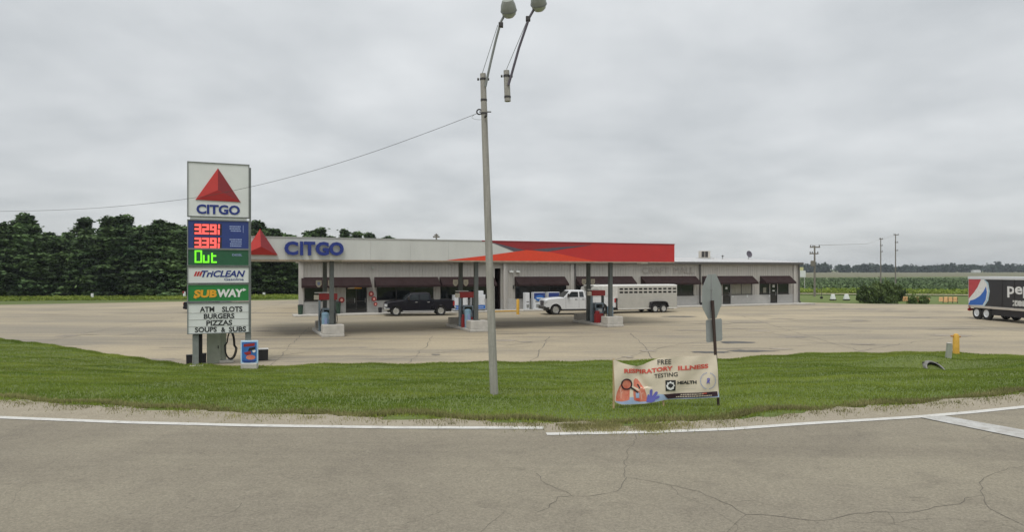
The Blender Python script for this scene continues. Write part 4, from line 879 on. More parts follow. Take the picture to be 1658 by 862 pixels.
# ------------------------------------------------------------------ stop sign seen from behind, and the banner
SB = ground_hit(1163.5, 658.5); 
def on_s(px, py, dd=0): d = SB.y + dd; return Vector((K(px) * d, d, EYE + (HOR - py) * d / FPX)) - SB
ss = thing('stop_sign', 'grey back of an octagonal stop sign over a square plate on a leaning brown post', 'sign', SB)
ob('post', MB().tube([on_s(1163.6, 663), on_s(1153.5, 487)], .026, 6, .034), M['brown_post'], ss); ob('upper_rail', MB().tube([on_s(1152.5, 487, .035), on_s(1151, 446, .035)], .014, 6), M['galv'], ss)
def panel(pts2, px, py, yaw, thick, nm_, m_, roll=0):
    o = ob(nm_, MB().prism(pts2, -thick / 2, thick / 2), m_, ss); o.location = on_s(px, py, .065); o.rotation_euler = (0, R(roll), R(yaw)); return o
sc = SB.y / FPX; ro = 36.3 * sc / math.cos(math.pi / 8)
oct_ = [(ro * math.cos(R(22.5 + 45 * i)), ro * math.sin(R(22.5 + 45 * i))) for i in range(8)]
panel(oct_, 1153, 480.5, 49, .004, 'octagon_plate', M['sign_back'], -1.5)
fp = ob('red_face', MB().prism([(a * .98, b * .98) for a, b in oct_], 0, .002), M['sign_red'], ss); fp.location = on_s(1153, 480.5, .065) + Vector((-math.sin(R(49)), math.cos(R(49)), 0)) * .004; fp.rotation_euler = (0, R(-1.5), R(49))
hw, hh = 12.6 * sc / .68, 18.4 * sc
rect = []
for cx_, cz_, a0 in ((hw - .04, hh - .04, 0), (-hw + .04, hh - .04, 90), (-hw + .04, -hh + .04, 180), (hw - .04, -hh + .04, 270)): rect += circ(cx_, cz_, .04, 4, None, a0, a0 + 90)
panel(rect, 1156.3, 535.5, 31, .004, 'square_plate', M['sign_back'], -2)
for py in (470, 500, 524, 546): ob('bolt', MB().tube([on_s(1152 + (py - 446) * .055, py, -.01), on_s(1152 + (py - 446) * .055, py, .05)], .012, 6), M['galv'], ss)

kr = (SB.y - .06) / FPX; xr_, yr_ = K(1164) * FPX * kr, FPX * kr
kl = ground_hit(996, 663).y / FPX; xl_, yl_ = K(993) * FPX * kl, FPX * kl
ang = math.degrees(math.atan2(yr_ - yl_, xr_ - xl_)); NF = Frame(xl_, yl_, ang)
Zpt = lambda zx, zy: (970 + zx / 6.16, 560 + zy / 6.16)          # banner artwork was measured on a 6.16x enlargement
bn = thing('banner', 'cream cloth banner with printed lungs, staked in the grass before the stop sign', 'banner', NF.p, NF.a)
def wrinkle(s, z):
    u = s / 2.2; return .035 * math.sin(u * 9 + z * 2.2) * math.sin(u * 3.1) + .012 * math.sin(u * 23 - z * 9) + .02 * math.sin((z * 5 + u * 6)) * math.exp(-((u - .35) / .2) ** 2) + .05 * math.exp(-((u * 1.0 - .1 - (2.2 - z) * .25) / .045) ** 2) * (z > 1.5) + .02 * math.sin(u * 14 - z * 5) * math.exp(-((u - .3) / .18) ** 2)
def BP(zx, zy, off=0):
    s_, z_ = NF.sz(*Zpt(zx, zy)); return (s_, wrinkle(s_, z_) - .012 - off, z_)
top = [(142, 138), (175, 152), (240, 177), (320, 198), (380, 205), (440, 190), (500, 165), (560, 143), (600, 130), (700, 116), (850, 105), (1000, 100), (1170, 95)]
bot = [(158, 562), (185, 580), (230, 590), (340, 587), (450, 580), (550, 565), (650, 547), (900, 535), (1195, 516)]
tx_, ty_ = zip(*top); bx_, by_ = zip(*bot); nu, nv = 90, 36; vs = []
for i in range(nu + 1):
    u = i / nu
    for j in range(nv + 1):
        v = j / nv; xt = 142 + (1170 - 142) * u; xb = 158 + (1195 - 158) * u
        yt = float(np.interp(xt, tx_, ty_)); yb = float(np.interp(xb, bx_, by_)); vs.append(BP(xt + (xb - xt) * v, yt + (yb - yt) * v))
o = ob('cloth', MB().add(vs, [(i * (nv + 1) + j, (i + 1) * (nv + 1) + j, (i + 1) * (nv + 1) + j + 1, i * (nv + 1) + j + 1) for i in range(nu) for j in range(nv)]), M['banner'], bn, smooth=True, fix=False)
_lay = [0]
def art(name, pts, m_, off=None, sub=1):
    """flat print following the cloth: polygon filled on a fine grid through bmesh so it bends with the wrinkles"""
    _lay[0] += 1; off = .0025 + _lay[0] * .0004 if off is None else off
    bm = bmesh.new(); vv = [bm.verts.new((a, 0, b)) for a, b in pts]; fc = bm.faces.new(vv); bmesh.ops.triangulate(bm, faces=[fc])
    for _ in range(4):
        es = [e_ for e_ in bm.edges if e_.calc_length() > 45]
        if not es: break
        bmesh.ops.subdivide_edges(bm, edges=es, cuts=1); bmesh.ops.triangulate(bm, faces=bm.faces[:])
    me = bpy.data.meshes.new(name)
    for v_ in bm.verts: v_.co = BP(v_.co.x, v_.co.z, off)
    bm.to_mesh(me); bm.free(); me.materials.append(M[m_]); return link(name, me, bn)
def btext(s, x0, x1, base, h, m_, bold=.02, name='lettering'):
    _lay[0] += 1; v, f = text2d(s, bold, 0, 0); bx0 = [b_[0] for b_ in base]; by0 = [b_[1] for b_ in base]
    mb = MB(); mb.add([BP(x0 + a * (x1 - x0), float(np.interp(x0 + a * (x1 - x0), bx0, by0)) - b * h, .009) for a, b, c in v], f); return ob(name, mb, M[m_], bn, fix=False)
art('wave_print', [(158, 556), (200, 540), (260, 520), (330, 512), (400, 525), (470, 535), (560, 490), (610, 484), (640, 487), (690, 535), (900, 521), (1180, 500), (1188, 455), (1194, 512), (900, 531), (650, 543), (550, 561), (450, 576), (340, 583), (232, 586), (188, 576)], 'b_blue')
art('lung_print', [(165, 555), (168, 510), (178, 465), (200, 410), (225, 365), (250, 338), (275, 332), (298, 350), (306, 390), (305, 440), (300, 500), (300, 540), (270, 550), (225, 560)], 'b_orange')
art('lung_print', [(345, 545), (338, 480), (342, 400), (345, 345), (362, 330), (385, 336), (420, 380), (450, 430), (470, 490), (476, 530), (468, 556), (400, 560)], 'b_orange')
for pl in ([(214, 530), (216, 480), (205, 440), (222, 400), (228, 402), (214, 442), (224, 480), (221, 530)], [(418, 540), (412, 480), (395, 440), (401, 438), (420, 478), (428, 538)], [(214, 480), (235, 455), (239, 458), (218, 490)], [(414, 480), (440, 462), (442, 466), (418, 490)]): art('vessel_print', pl, 'b_pink')
art('airway_print', [(312, 330), (330, 330), (335, 400), (400, 440), (392, 452), (335, 420), (312, 440), (305, 420)], 'banner')
ring = circ(272, 385, 57, 28); inn = circ(272, 385, 44, 28)
art('lens_print', circ(272, 385, 45, 24), 'b_orange'); 
for i in range(28):
    j = (i + 1) % 28
    if i == 0: rv = MB()
    rv.add([BP(*ring[i], .014), BP(*ring[j], .014), BP(*inn[j], .014), BP(*inn[i], .014)], [(0, 1, 2, 3)])
ob('magnifier_ring', rv, M['b_maroon'], bn, fix=False)
art('magnifier_handle', [(312, 424), (322, 412), (390, 462), (380, 474)], 'black', .0135)
art('capsule_print', [(376, 388), (388, 380), (408, 420), (398, 430)], 'black', .0135); art('vial_print', [(360, 470), (398, 470), (396, 520), (364, 520)], 'b_blue', .0128); art('vial_print', [(360, 525), (402, 525), (400, 548), (364, 548)], 'b_red', .0128)
art('glove_print', [(466, 560), (474, 515), (500, 498), (530, 500), (556, 520), (552, 548), (520, 566)], 'b_purple', .0128)
for pl in ([(500, 505), (502, 448), (512, 434), (527, 436), (531, 452), (524, 505)], [(524, 508), (556, 462), (572, 456), (584, 466), (578, 480), (548, 522)], [(540, 520), (582, 498), (598, 500), (600, 514), (588, 524), (552, 540)], [(472, 530), (478, 494), (488, 484), (498, 492), (496, 520)]): art('glove_print', pl, 'b_purple', .0131)
art('bar_print', [(640, 487), (1175, 455), (1178, 502), (690, 533)], 'b_maroon', .0128)
gg = random.Random(9)
for y0, x0_, x1_ in ((487, 815, 1015), (509, 770, 1110)):
    x = x0_
    while x < x1_:
        w_ = gg.uniform(10, 26); yy = y0 - (x - x0_) * .055; art('small_print', [(x, yy + 9), (x + w_, yy + 8), (x + w_, yy), (x, yy + 1)], 'banner', .0145); x += w_ + 5
art('small_print', [(1020, 482), (1068, 479), (1068, 468), (1020, 471)], 'b_red', .0145)
btext('FREE', 585, 720, [(585, 192), (720, 184)], 48, 'black', .01)
btext('RESPIRATORY', 244, 738, [(244, 272), (330, 274), (420, 282), (500, 276), (560, 266), (650, 254), (740, 248)], 43, 'b_red', .04); btext('ILLNESS', 786, 1085, [(785, 248), (1085, 224)], 44, 'b_red', .04)
btext('TESTING', 548, 782, [(548, 326), (650, 317), (782, 307)], 42, 'black', .01); btext('HEALTH', 780, 967, [(780, 388), (967, 380)], 33, 'black', .05)
art('rule_print', [(782, 437), (960, 424), (960, 427), (782, 440)], 'soffit', .0128); art('rule_print', [(782, 410), (960, 402), (960, 404), (782, 412)], 'soffit', .0128)
art('emblem_print', [(660, 347), (762, 345), (762, 451), (662, 453)], 'black', .0125)
st = [((46 if i % 2 == 0 else 33) * math.cos(R(i * 22.5)), (46 if i % 2 == 0 else 33) * math.sin(R(i * 22.5))) for i in range(16)]; art('emblem_star', [(711 + a, 399 + b) for a, b in st], 'white', .0140)
st = [((27 if i % 2 == 0 else 19) * math.cos(R(i * 22.5 + 11)), (27 if i % 2 == 0 else 19) * math.sin(R(i * 22.5 + 11))) for i in range(16)]; art('emblem_core', [(711 + a, 399 + b) for a, b in st], 'black', .0155)
for i in range(34):
    if i in (8, 9, 25, 26): continue
    a0 = i * 10.6; p = [(1080 + r_ * math.cos(R(a_)), 350 + r_ * 1.06 * math.sin(R(a_))) for r_, a_ in ((72, a0), (72, a0 + 6), (81, a0 + 6), (81, a0))]; art('seal_lettering', p, 'pale_text', .0122)
for pl in ([(1068, 322), (1074, 322), (1082, 345), (1090, 320), (1096, 322), (1086, 352), (1096, 375), (1088, 376), (1078, 358), (1068, 378), (1062, 374), (1074, 350)], circ(1080, 325, 6, 10)): art('seal_figure', pl, 'b_purple', .013)
for zx, y0, y1, lab in ((150, 135, 628, 0), (648, 530, 612, 0)):
    s_, zt_ = NF.sz(*Zpt(zx, y0)); s_, zb_ = NF.sz(*Zpt(zx, y1)); wx = NF.w(s_, .03); zb_ = min(zb_, float(H(wx.x, wx.y))) - .05
    ob('stake', MB().box(s_ - .017, s_ + .017, .03, .05, zb_, zt_), M['stake'], bn)

# ------------------------------------------------------------------ vehicles
def wheel(parent, x, y, r, w, rimm, spokes=6, side=-1):
    """axis along local y; the visible face looks to side*y"""
    Mx = Matrix.Translation((x, y, r)) @ Matrix.Rotation(R(-90 * side), 4, 'X')
    t = ob('wheel', MB().lathe([(r * .62, -w * .5), (r * .93, -w * .5), (r, -w * .36), (r, w * .36), (r * .93, w * .5), (r * .62, w * .5), (r * .6, w * .3), (r * .6, -w * .3)], 28, Mx), M['rubber'], parent, smooth=True)
    rm = MB().lathe([(r * .64, w * .46), (r * .6, w * .5), (r * .56, w * .44), (r * .5, w * .25), (r * .2, w * .25), (r * .19, w * .42), (r * .1, w * .44)], 28, Mx)
    ob('rim', rm, rimm, t, smooth=True)
    sp = MB()
    for i in range(spokes):
        a = 2 * math.pi * i / spokes; A = Mx @ Matrix.Rotation(a, 4, 'Z'); sp.box(r * .12, r * .57, -r * .055, r * .055, w * .3, w * .43, A)
    ob('spokes', sp, rimm, t); return t
def arch(cx_, r, z0, n=12):    # arch points going +x -> over the wheel, from front to rear
    a0 = math.asin(max(-1, min(1, (z0 - r / 1.12) / r))) if False else 0
    return [(cx_ - r * math.cos(math.pi * i / n), r * .88 + r * math.sin(math.pi * i / n)) for i in range(n + 1)]
def arch_pts(cx_, r, zc, z0):
    h = z0 - zc; a0 = math.asin(h / r); return [(cx_ - r * math.cos(a0 + (math.pi - 2 * a0) * i / 12), zc + r * math.sin(a0 + (math.pi - 2 * a0) * i / 12)) for i in range(13)]
def loft_body(sections, name, m, parent, bev=.03):
    """sections: list of (y, polygon) with equal vertex counts, from left side to right side"""
    mb = MB(); n = len(sections[0][1]); vs = []
    for y, pl in sections: vs += [(a, y, b) for a, b in pl]
    fs = [tuple(range(n)), tuple(range(len(vs) - 1, len(vs) - n - 1, -1))]
    for k in range(len(sections) - 1): fs += [(k * n + i, k * n + (i + 1) % n, (k + 1) * n + (i + 1) % n, (k + 1) * n + i) for i in range(n)]
    return ob(name, mb.add(vs, fs), m, parent, bev=bev, smooth=True)
def pickup(name, label, loc, rz, paint, Lh, wb, fo, hood, belt, roofz, cab0, cab1, wr, trim, ext=False, chrome=True, tub=.0):
    """front towards local -x; local -y side faces the camera; origin under the front bumper"""
    v = thing(name, label, 'pickup truck', loc, rz); HW = 1.0
    xa, xb = fo, fo + wb; ar = wr * 1.2; zb = .48; bx = cab1 + .05
    # cab and bonnet
    pf = [(.12, zb + .1), (.08, hood * .62), (.12, hood - .14), (.24, hood - .03), (.7, hood + .03), (cab0 - .05, hood + .10), (cab0 + .1, belt), (cab1, belt), (cab1, zb)] + arch_pts(xa, ar, wr, zb)[::-1]
    def shr(pl, k, dz=0): return [((a + .05 * (1 - k)) if a < .5 else a, zb + (b - zb) * (1 - .06 * (1 - k)) if b > hood * .8 else b) for a, b in pl]
    body = loft_body([(-HW, shr(pf, 0)), (-HW + .16, pf), (HW - .16, pf), (HW, shr(pf, 0))], 'body', paint, v, .02)
    # bed: outer side walls, floor, tailgate
    bt = belt + .0
    for sy in (-1, 1):
        pl = [(bx, zb + .04), (bx, bt), (Lh - .12, bt), (Lh - .08, zb + .12), (xb + ar * 1.0 + .1, zb + .04)] + [p for p in arch_pts(xb, ar, wr, zb + .04)[::-1]]
        ob('bed_side', MB().prism(pl, min(sy * HW, sy * (HW - .14)), max(sy * HW, sy * (HW - .14))), paint, v, bev=.02)
    ob('tailgate', MB().box(Lh - .17, Lh - .09, -HW + .142, HW - .142, zb + .1, bt - .02), paint, v, bev=.02); ob('bed_floor', MB().box(bx, Lh - .18, -HW + .142, HW - .142, .78, .84), M['frame'], v)
    ob('underbody', MB().box(.35, Lh - .3, -.6, .6, .32, .62).box(xa + ar, xb - ar, -.93, .93, .4, zb - .005), M['bin_black'], v)
    ob('wheel_well', MB().box(xa - ar, xa + ar, -.6, .6, .5, wr * 2.2).box(xb - ar, xb + ar, -.6, .6, .5, .78), M['rubber'], v)
    # greenhouse
    ws, wsr, rr = .62, cab1 - .12, .13
    b0 = [(cab0, -HW + .03, belt - .02), (cab1 - .01, -HW + .03, belt - .02), (cab1 - .01, HW - .03, belt - .02), (cab0, HW - .03, belt - .02)]
    x0r, x1r = cab0 + ws, cab1 - .14
    t0_ = [(x0r, -HW + .2, roofz - .05), (x1r, -HW + .2, roofz - .05), (x1r, HW - .2, roofz - .05), (x0r, HW - .2, roofz - .05)]
    t1_ = [(x0r + .16, -HW + .32, roofz), (x1r - .12, -HW + .32, roofz), (x1r - .12, HW - .32, roofz), (x0r + .16, HW - .32, roofz)]
    mb = MB().add(b0 + t0_ + t1_, [(0, 1, 2, 3)] + [(i, (i + 1) % 4, (i + 1) % 4 + 4, i + 4) for i in range(4)] + [(i + 4, (i + 1) % 4 + 4, (i + 1) % 4 + 8, i + 8) for i in range(4)] + [(8, 9, 10, 11)])
    ob('cab_roof', mb, paint, v, bev=.025, smooth=True)
    def onside(x, f, sy, o_=.006):      # x along at belt level fraction f up
        y = -HW + .03 + f * .17; z = belt - .02 + f * (roofz - .03 - belt); return (x, (y - o_) if sy < 0 else (-y + o_), z)
    mid = cab0 + (cab1 - cab0) * (.56 if not ext else .68)
    for sy in (-1, 1):
        for (a0, a1, c0, c1) in ((cab0 + .34, mid - .05, x0r + .14, mid - .05), (mid + .05, cab1 - .2, mid + .05, x1r - .1)):
            p = [onside(a0, .12, sy), onside(a1, .12, sy), onside(c1, .86, sy), onside(c0, .86, sy)]
            w_ = ob('side_window', MB().add(p + [(q[0], q[1] + .02 * (-sy), q[2]) for q in p], [(0, 1, 2, 3), (7, 6, 5, 4), (0, 4, 5, 1), (1, 5, 6, 2), (2, 6, 7, 3), (3, 7, 4, 0)]), M['carglass'], v)
    yy = HW - .17
    p = [(cab0 + .06, -yy, belt + .05), (cab0 + .06, yy, belt + .05), (x0r - .04, yy - .12, roofz - .09), (x0r - .04, -yy + .12, roofz - .09)]; dx_ = -.03
    ob('windscreen', MB().add([(a + dx_, b, c) for a, b, c in p] + [(a + .02, b, c) for a, b, c in p], [(0, 1, 2, 3), (7, 6, 5, 4), (0, 4, 5, 1), (1, 5, 6, 2), (2, 6, 7, 3), (3, 7, 4, 0)]), M['carglass'], v)
    ob('rear_window', MB().box(cab1 - .1, cab1 - .02, -.55, .55, belt + .12, roofz - .22), M['carglass'], v)
    # front: grille, lamps, bumper
    gm = M['chrome'] if chrome else M['frame']
    ob('grille', MB().box(.06, .14, -.55, .55, hood * .55, hood - .2), gm, v, bev=.02)
    for i in range(3): ob('grille_bar', MB().box(.045, .06, -.5, .5, hood * .6 + i * .13, hood * .6 + .05 + i * .13), M['frame'] if chrome else M['slate'], v)
    for sy in (-1, 1): ob('headlight', MB().box(.07, .3, min(sy * .6, sy * 1.008), max(sy * .6, sy * 1.008), hood - .42, hood - .18), M['light_lens'], v, bev=.03)
    ob('front_bumper', MB().box(0, .22, -.98, .98, .48, .74).box(.1, .5, -1.01, 1.01, .5, .7), gm if chrome else M['frame'], v, bev=.05)
    ob('rear_bumper', MB().box(Lh - .12, Lh + .08, -.95, .95, .55, .75), M['chrome'] if chrome else M['frame'], v, bev=.04)
    for sy in (-1, 1): ob('tail_light', MB().box(Lh - .22, Lh - .07, min(sy * .86, sy * 1.008), max(sy * .86, sy * 1.008), belt - .45, belt - .08), M['tail'], v, bev=.02)
    for sy in (-1, 1):
        ob('mirror', MB().box(cab0 + .32, cab0 + .46, min(sy * 1.04, sy * 1.24), max(sy * 1.04, sy * 1.24), belt + .05, belt + .36).box(cab0 + .36, cab0 + .42, min(sy * .95, sy * 1.05), max(sy * .95, sy * 1.05), belt + .08, belt + .13), M['frame'] if paint != M['truck_white'] else M['frame'], v, bev=.03)
        ob('running_board', MB().box(xa + ar + .05, xb - ar - .05, min(sy * .9, sy * 1.04), max(sy * .9, sy * 1.04), .38, .45), gm, v, bev=.02)
        for x_ in ((mid - .35), (cab1 - .38)): ob('door_handle', MB().box(x_, x_ + .2, min(sy * 1.0, sy * 1.025), max(sy * 1.0, sy * 1.025), belt - .16, belt - .11), trim, v, bev=.008)
        for x_ in (cab0 + .22, mid, cab1 - .06): ob('door_gap', MB().box(x_ - .006, x_ + .006, min(sy * .99, sy * 1.003), max(sy * .99, sy * 1.003), zb + .08, belt - .04), M['bin_black'], v)
        for x_ in (xa, xb):
            al = MB(); pts = arch_pts(x_, ar + .03, wr, zb + .05); inn_ = arch_pts(x_, ar - .015, wr, zb + .05)
            for i in range(12):
                y0, y1 = sorted((sy * .985, sy * 1.025)); a, b = pts[i], pts[i + 1]; c, d = inn_[i + 1], inn_[i]
                al.add([(a[0], y0, a[1]), (b[0], y0, b[1]), (c[0], y0, c[1]), (d[0], y0, d[1]), (a[0], y1, a[1]), (b[0], y1, b[1]), (c[0], y1, c[1]), (d[0], y1, d[1])], [(0, 1, 2, 3), (7, 6, 5, 4), (0, 4, 5, 1), (2, 6, 7, 3)])
            ob('wheel_arch_trim', al, paint if paint == M['truck_white'] else M['bin_black'], v)
    for x_ in (xa, xb):
        for sy in (-1, 1): wheel(v, x_, sy * .84, wr, .28, M['chrome'], 6 if chrome else 8, sy)
    return v
# black pickup: front wheel under (641, 512.4), rear (713, 511)
pa, pb = gp(641.3, 512.6), gp(713.4, 511); rz = math.atan2(pb.y - pa.y, pb.x - pa.x); rz = R(14); wb = 3.72
fo = 1.0; org = pa - Vector((math.cos(rz), math.sin(rz), 0)) * fo + Vector((-math.sin(rz), math.cos(rz), 0)) * .95
pickup('pickup_truck', 'black crew cab pickup with chrome wheels parked before the store entrance', org, rz, M['truck_black'], 5.95, wb, fo, 1.2, 1.28, 1.92, 1.62, 3.95, .41, M['chrome'])
# white pickup with a gooseneck stock trailer
rz = R(12); pa = gp(899.7, 510.4); fo = 1.03; dx_ = Vector((math.cos(rz), math.sin(rz), 0)); nn = Vector((-math.sin(rz), math.cos(rz), 0))
org = pa - dx_ * fo + nn * .95
pickup('pickup_truck', 'white extended cab pickup towing the livestock trailer', org, rz, M['truck_white'], 6.5, 4.15, fo, 1.4, 1.45, 2.1, 1.7, 3.75, .44, M['frame'], ext=True, chrome=False)
tq = gp(1066, 506.4); rz2 = R(20.5); d2 = Vector((math.cos(rz2), math.sin(rz2), 0)); n2_ = Vector((-math.sin(rz2), math.cos(rz2), 0))
T0 = tq + n2_ * 1.05                              # point under the middle of the tandem axle
TFr = Frame(tq.x, tq.y, 20.5); lx = lambda px: TFr.sz(px)[0]
tr = thing('livestock_trailer', 'beige gooseneck livestock trailer with two rows of air slots, hitched to the white pickup', 'trailer', T0, rz2)
xf, xe, xn = lx(1000.5), lx(1096.5), lx(957); zt = 2.42; hw = 1.02
# side walls leave the slots open: lower wall, rows between
slx = [(lx(1003.5 + i * 7.85), lx(1003.5 + i * 7.85) + .36) for i in range(12)]
rows = [(1.77, 1.93), (2.07, 2.22)]
for sy in (-1, 1):
    y0, y1 = sorted((sy * hw, sy * (hw - .04))); wl_ = MB()
    wl_.box(xf, xe, y0, y1, .42, rows[0][0]).box(xf, xe, y0, y1, rows[0][1], rows[1][0]).box(xf, xe, y0, y1, rows[1][1], zt)
    for z0, z1 in rows:
        px_ = xf
        for a, b in slx:
            if a > px_: wl_.box(px_, a, y0, y1, z0, z1)
            px_ = b
        wl_.box(px_, xe, y0, y1, z0, z1)
    ob('side_wall', wl_, M['trailer'], tr)
    for i in range(6): zr = .6 + i * .2; ob('wall_rib', MB().box(xf + .02, xe - .02, *sorted((sy * hw, sy * (hw + .012))), zr, zr + .03), M['trailer'], tr)
    ob('bottom_rail', MB().box(xf, xe, *sorted((sy * (hw - .02), sy * (hw + .035))), .33, .43), M['trailer_top'], tr, bev=.01)
    nose = [(xf, 1.35), (xf, zt - .002), (xn + .35, zt - .002), (xn + .06, zt - .12), (xn, zt - .45), (xn, 1.52), (xn + .1, 1.42)]
    ob('nose_side', MB().prism([(a - .003 if a == xf else a, b) for a, b in nose], *sorted((sy * (hw - .002), sy * (hw - .04)))), M['trailer_top'], tr)
    fdr = MB(); x_m = 0; outer = [(-1.0, .55), (-.86, .9), (-.62, 1.02), (0, 1.04), (.62, 1.02), (.86, .9), (1.0, .55)]; inner = [(a * .93, b - .06) for a, b in outer]
    for i in range(6):
        a, b, c, d = outer[i], outer[i + 1], inner[i + 1], inner[i]; y0, y1 = sorted((sy * (hw + .036), sy * (hw + .24)))
        fdr.add([(a[0], y0, a[1]), (b[0], y0, b[1]), (c[0], y0, c[1]), (d[0], y0, d[1]), (a[0], y1, a[1]), (b[0], y1, b[1]), (c[0], y1, c[1]), (d[0], y1, d[1])], [(0, 1, 2, 3), (7, 6, 5, 4), (0, 4, 5, 1), (2, 6, 7, 3), (1, 5, 6, 2), (3, 7, 4, 0)])
    ob('fender', fdr, M['bin_black'], tr); ob('wheel_recess', MB().box(-.93, .93, *sorted((sy * (hw + .036), sy * (hw + .044))), .44, .96), M['rubber'], tr)
    for x_ in (-.44, .44): wheel(tr, x_, sy * (hw + .12), .36, .2, M['alu'], 5, sy)
ob('roof', MB().prism([(-hw, zt), (hw, zt), (hw - .1, zt + .07), (hw - .5, zt + .11), (-hw + .5, zt + .11), (-hw + .1, zt + .07)], xn + .3, xe + .02, 'x'), M['trailer_top'], tr)
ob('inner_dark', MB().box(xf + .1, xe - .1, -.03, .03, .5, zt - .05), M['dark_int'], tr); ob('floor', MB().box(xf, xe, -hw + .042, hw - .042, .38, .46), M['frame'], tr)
ob('rear_door', MB().box(xe - .04, xe, -hw + .042, hw - .042, .47, zt - .002), M['trailer'], tr); ob('door_latch', MB().tube([(xe + .03, -hw + .06, .4), (xe + .03, -hw + .06, 1.2)], .02), M['frame'], tr)
ob('nose_front', MB().box(xn + .0, xn + .04, -hw + .042, hw - .042, 1.54, zt - .46).box(xn + .1, xf - .004, -hw + .042, hw - .042, 1.36, 1.42), M['trailer_top'], tr)
ob('front_wall', MB().box(xf, xf + .05, -hw + .042, hw - .042, .47, 1.4), M['trailer'], tr); ob('gooseneck', MB().tube([(xn + .9, 0, 1.4), (xn + .9, 0, .95)], .09).box(xn + .8, xf, -.4, .4, 1.28, 1.355), M['frame'], tr)
for sy in (-1, 1): ob('mud_shield', MB().prism([(xf - .62, 1.34), (xf - .35, 1.34), (xf - .02, .42), (xf - .35, .42)], *sorted((sy * (hw - .06), sy * (hw - .12)))), M['bin_black'], tr)
ob('landing_jack', MB().box(xf - .55, xf - .43, -.06, .06, .12, 1.3).box(xf - .6, xf - .38, -.1, .1, .05, .12), M['frame'], tr); ob('axle_frame', MB().box(xf, xe, -.5, .5, .25, .375).box(-.6, .6, -hw + .1, hw - .1, .3, .376), M['frame'], tr); ob('roof_vent', MB().box(xn + .7, xn + 1.0, -.7, -.5, zt + .06, zt + .16), M['alu'], tr)

# box trailer with the cola logo, on the right edge of the picture
XS = 36.0; ZB, ZT = 1.05, 3.31
yr0 = XS / K(1567.5)
ct = thing('drinks_trailer', 'black box trailer with a red white and blue round wave logo at its tail', 'trailer', (XS, yr0, 0), 0)
LEN = 11.0                                       # local frame: tail at y = 0, runs to y = -LEN, this side at x = 0
yl = lambda px: XS / K(px) - yr0
def zl(px, py): return EYE + (HOR - py) * (XS / K(px)) / FPX
ob('box', MB().box(0.012, 2.5, -LEN, 0, ZB, ZT), M['ice_white'], ct, bev=.02)
def tside(name, pts, m_, lay, par=ct): 
    mb = MB(); n = len(pts); x1, x0 = .01 - lay * .004, .012 - lay * .004 - .0
    mb.add([(x1, yl(px), zl(px, py)) for px, py in pts], [tuple(range(n))])
    return ob(name, mb, m_, par, fix=False)
zc0, zc1 = ZB + .02, ZT - .22
ob('graphic_panel', MB().box(.004, .0115, -LEN + .05, -.08, zc0, zc1), M['cola_black'], ct)
for i in range(9): 
    y_ = -.06 - i * 1.22; ob('panel_rib', MB().box(-.02, .003, y_ - .015, y_ + .015, zc0, ZT - .03), M['alu'] if i == 0 else M['frame'], ct) if i in (0, 3, 4, 6, 8) else None
ob('top_rail', MB().box(-.025, .0115, -LEN, 0, ZT - .2, ZT - .0), M['ice_white'], ct, bev=.01); ob('bottom_rail', MB().box(-.03, .05, -LEN, 0, ZB - .16, ZB - .001), M['soffit'], ct, bev=.01)
# the disc: centre is on the box's tail end, cut off there
yc, zcc, rr = -.55, (zc0 + zc1) / 2 + .05, 1.58
zl0 = lambda t_: t_
def arc_pts(a0, a1, n, r_, cy_=yc, cz_=zcc): return [(cy_ - r_ * math.cos(R(a0 + (a1 - a0) * i / n)), cz_ + r_ * math.sin(R(a0 + (a1 - a0) * i / n))) for i in range(n + 1)]
def ypoly(name, pts, m_, lay): 
    mb = MB(); mb.add([(.004 - lay * .003, min(-.08, max(-LEN, y)), min(zc1, max(zc0, z))) for y, z in pts], [tuple(range(len(pts)))]); return ob(name, mb, m_, ct, fix=False)
px2 = lambda px, py: (yl(px), zl(px, py))
ypoly('logo_rim', [px2(1567, 448), px2(1594, 448), px2(1600, 458), px2(1602.5, 472), px2(1600, 487), px2(1594, 499), px2(1567, 497)], M['cola_rim'], 1)
ypoly('logo_white', [px2(1567, 448), px2(1593, 448), px2(1598, 460), px2(1600, 472), px2(1597, 487), px2(1591, 499), px2(1567, 497)], M['white'], 2)
ypoly('logo_red', [px2(1567, 448), px2(1588.5, 448), px2(1587, 456), px2(1583, 465), px2(1577, 474), px2(1571, 481), px2(1567, 484)], M['cola_red'], 3)
ypoly('logo_blue', [px2(1567, 492), px2(1571, 487), px2(1578, 485), px2(1586, 480), px2(1592, 473), px2(1596.5, 464), px2(1598, 473), px2(1596, 486), px2(1591, 494.5), px2(1567, 494)], M['cola_blue'], 3)
v, f = text2d('pepsi', .025, 0, 0)
ya, z0_, z1_ = -4.42, 2.6 - .62, 2.6 + .36          # word runs towards the camera
z0_, z1_ = zl(1640, 482.3), zl(1640, 459.5)
mb = MB(); mb.add([(-.006, yl(1631) - a * 3.15, z0_ + b * (z1_ - z0_)) for a, b, c in v], f); ob('lettering', mb, M['white'], ct, fix=False)
v, f = text2d('zero', .05, 0, 0); mb = MB(); mb.add([(-.006, yl(1639) - a * 1.9, 1.22 + b * .42) for a, b, c in v], f); ob('lettering', mb, M['pump_white'], ct, fix=False)
for px_ in (1580.8, 1596.3):
    yy = yl(px_)
    for sx in (0.16, 2.3):
        w_ = MB(); Mx = Matrix.Translation((sx, yy, .5)) @ Matrix.Rotation(R(-90), 4, 'Y')
        t_ = ob('wheel', MB().lathe([(.3, -.14), (.46, -.14), (.5, -.1), (.5, .1), (.46, .14), (.3, .14), (.29, .02), (.28, -.1)], 26, Mx), M['rubber'], ct, smooth=True); ob('rim', MB().lathe([(.29, .1), (.28, .143), (.25, .13), (.2, .05), (.1, .06), (.09, .12), (.03, .13)], 22, Mx), M['ice_white'], t_, smooth=True)
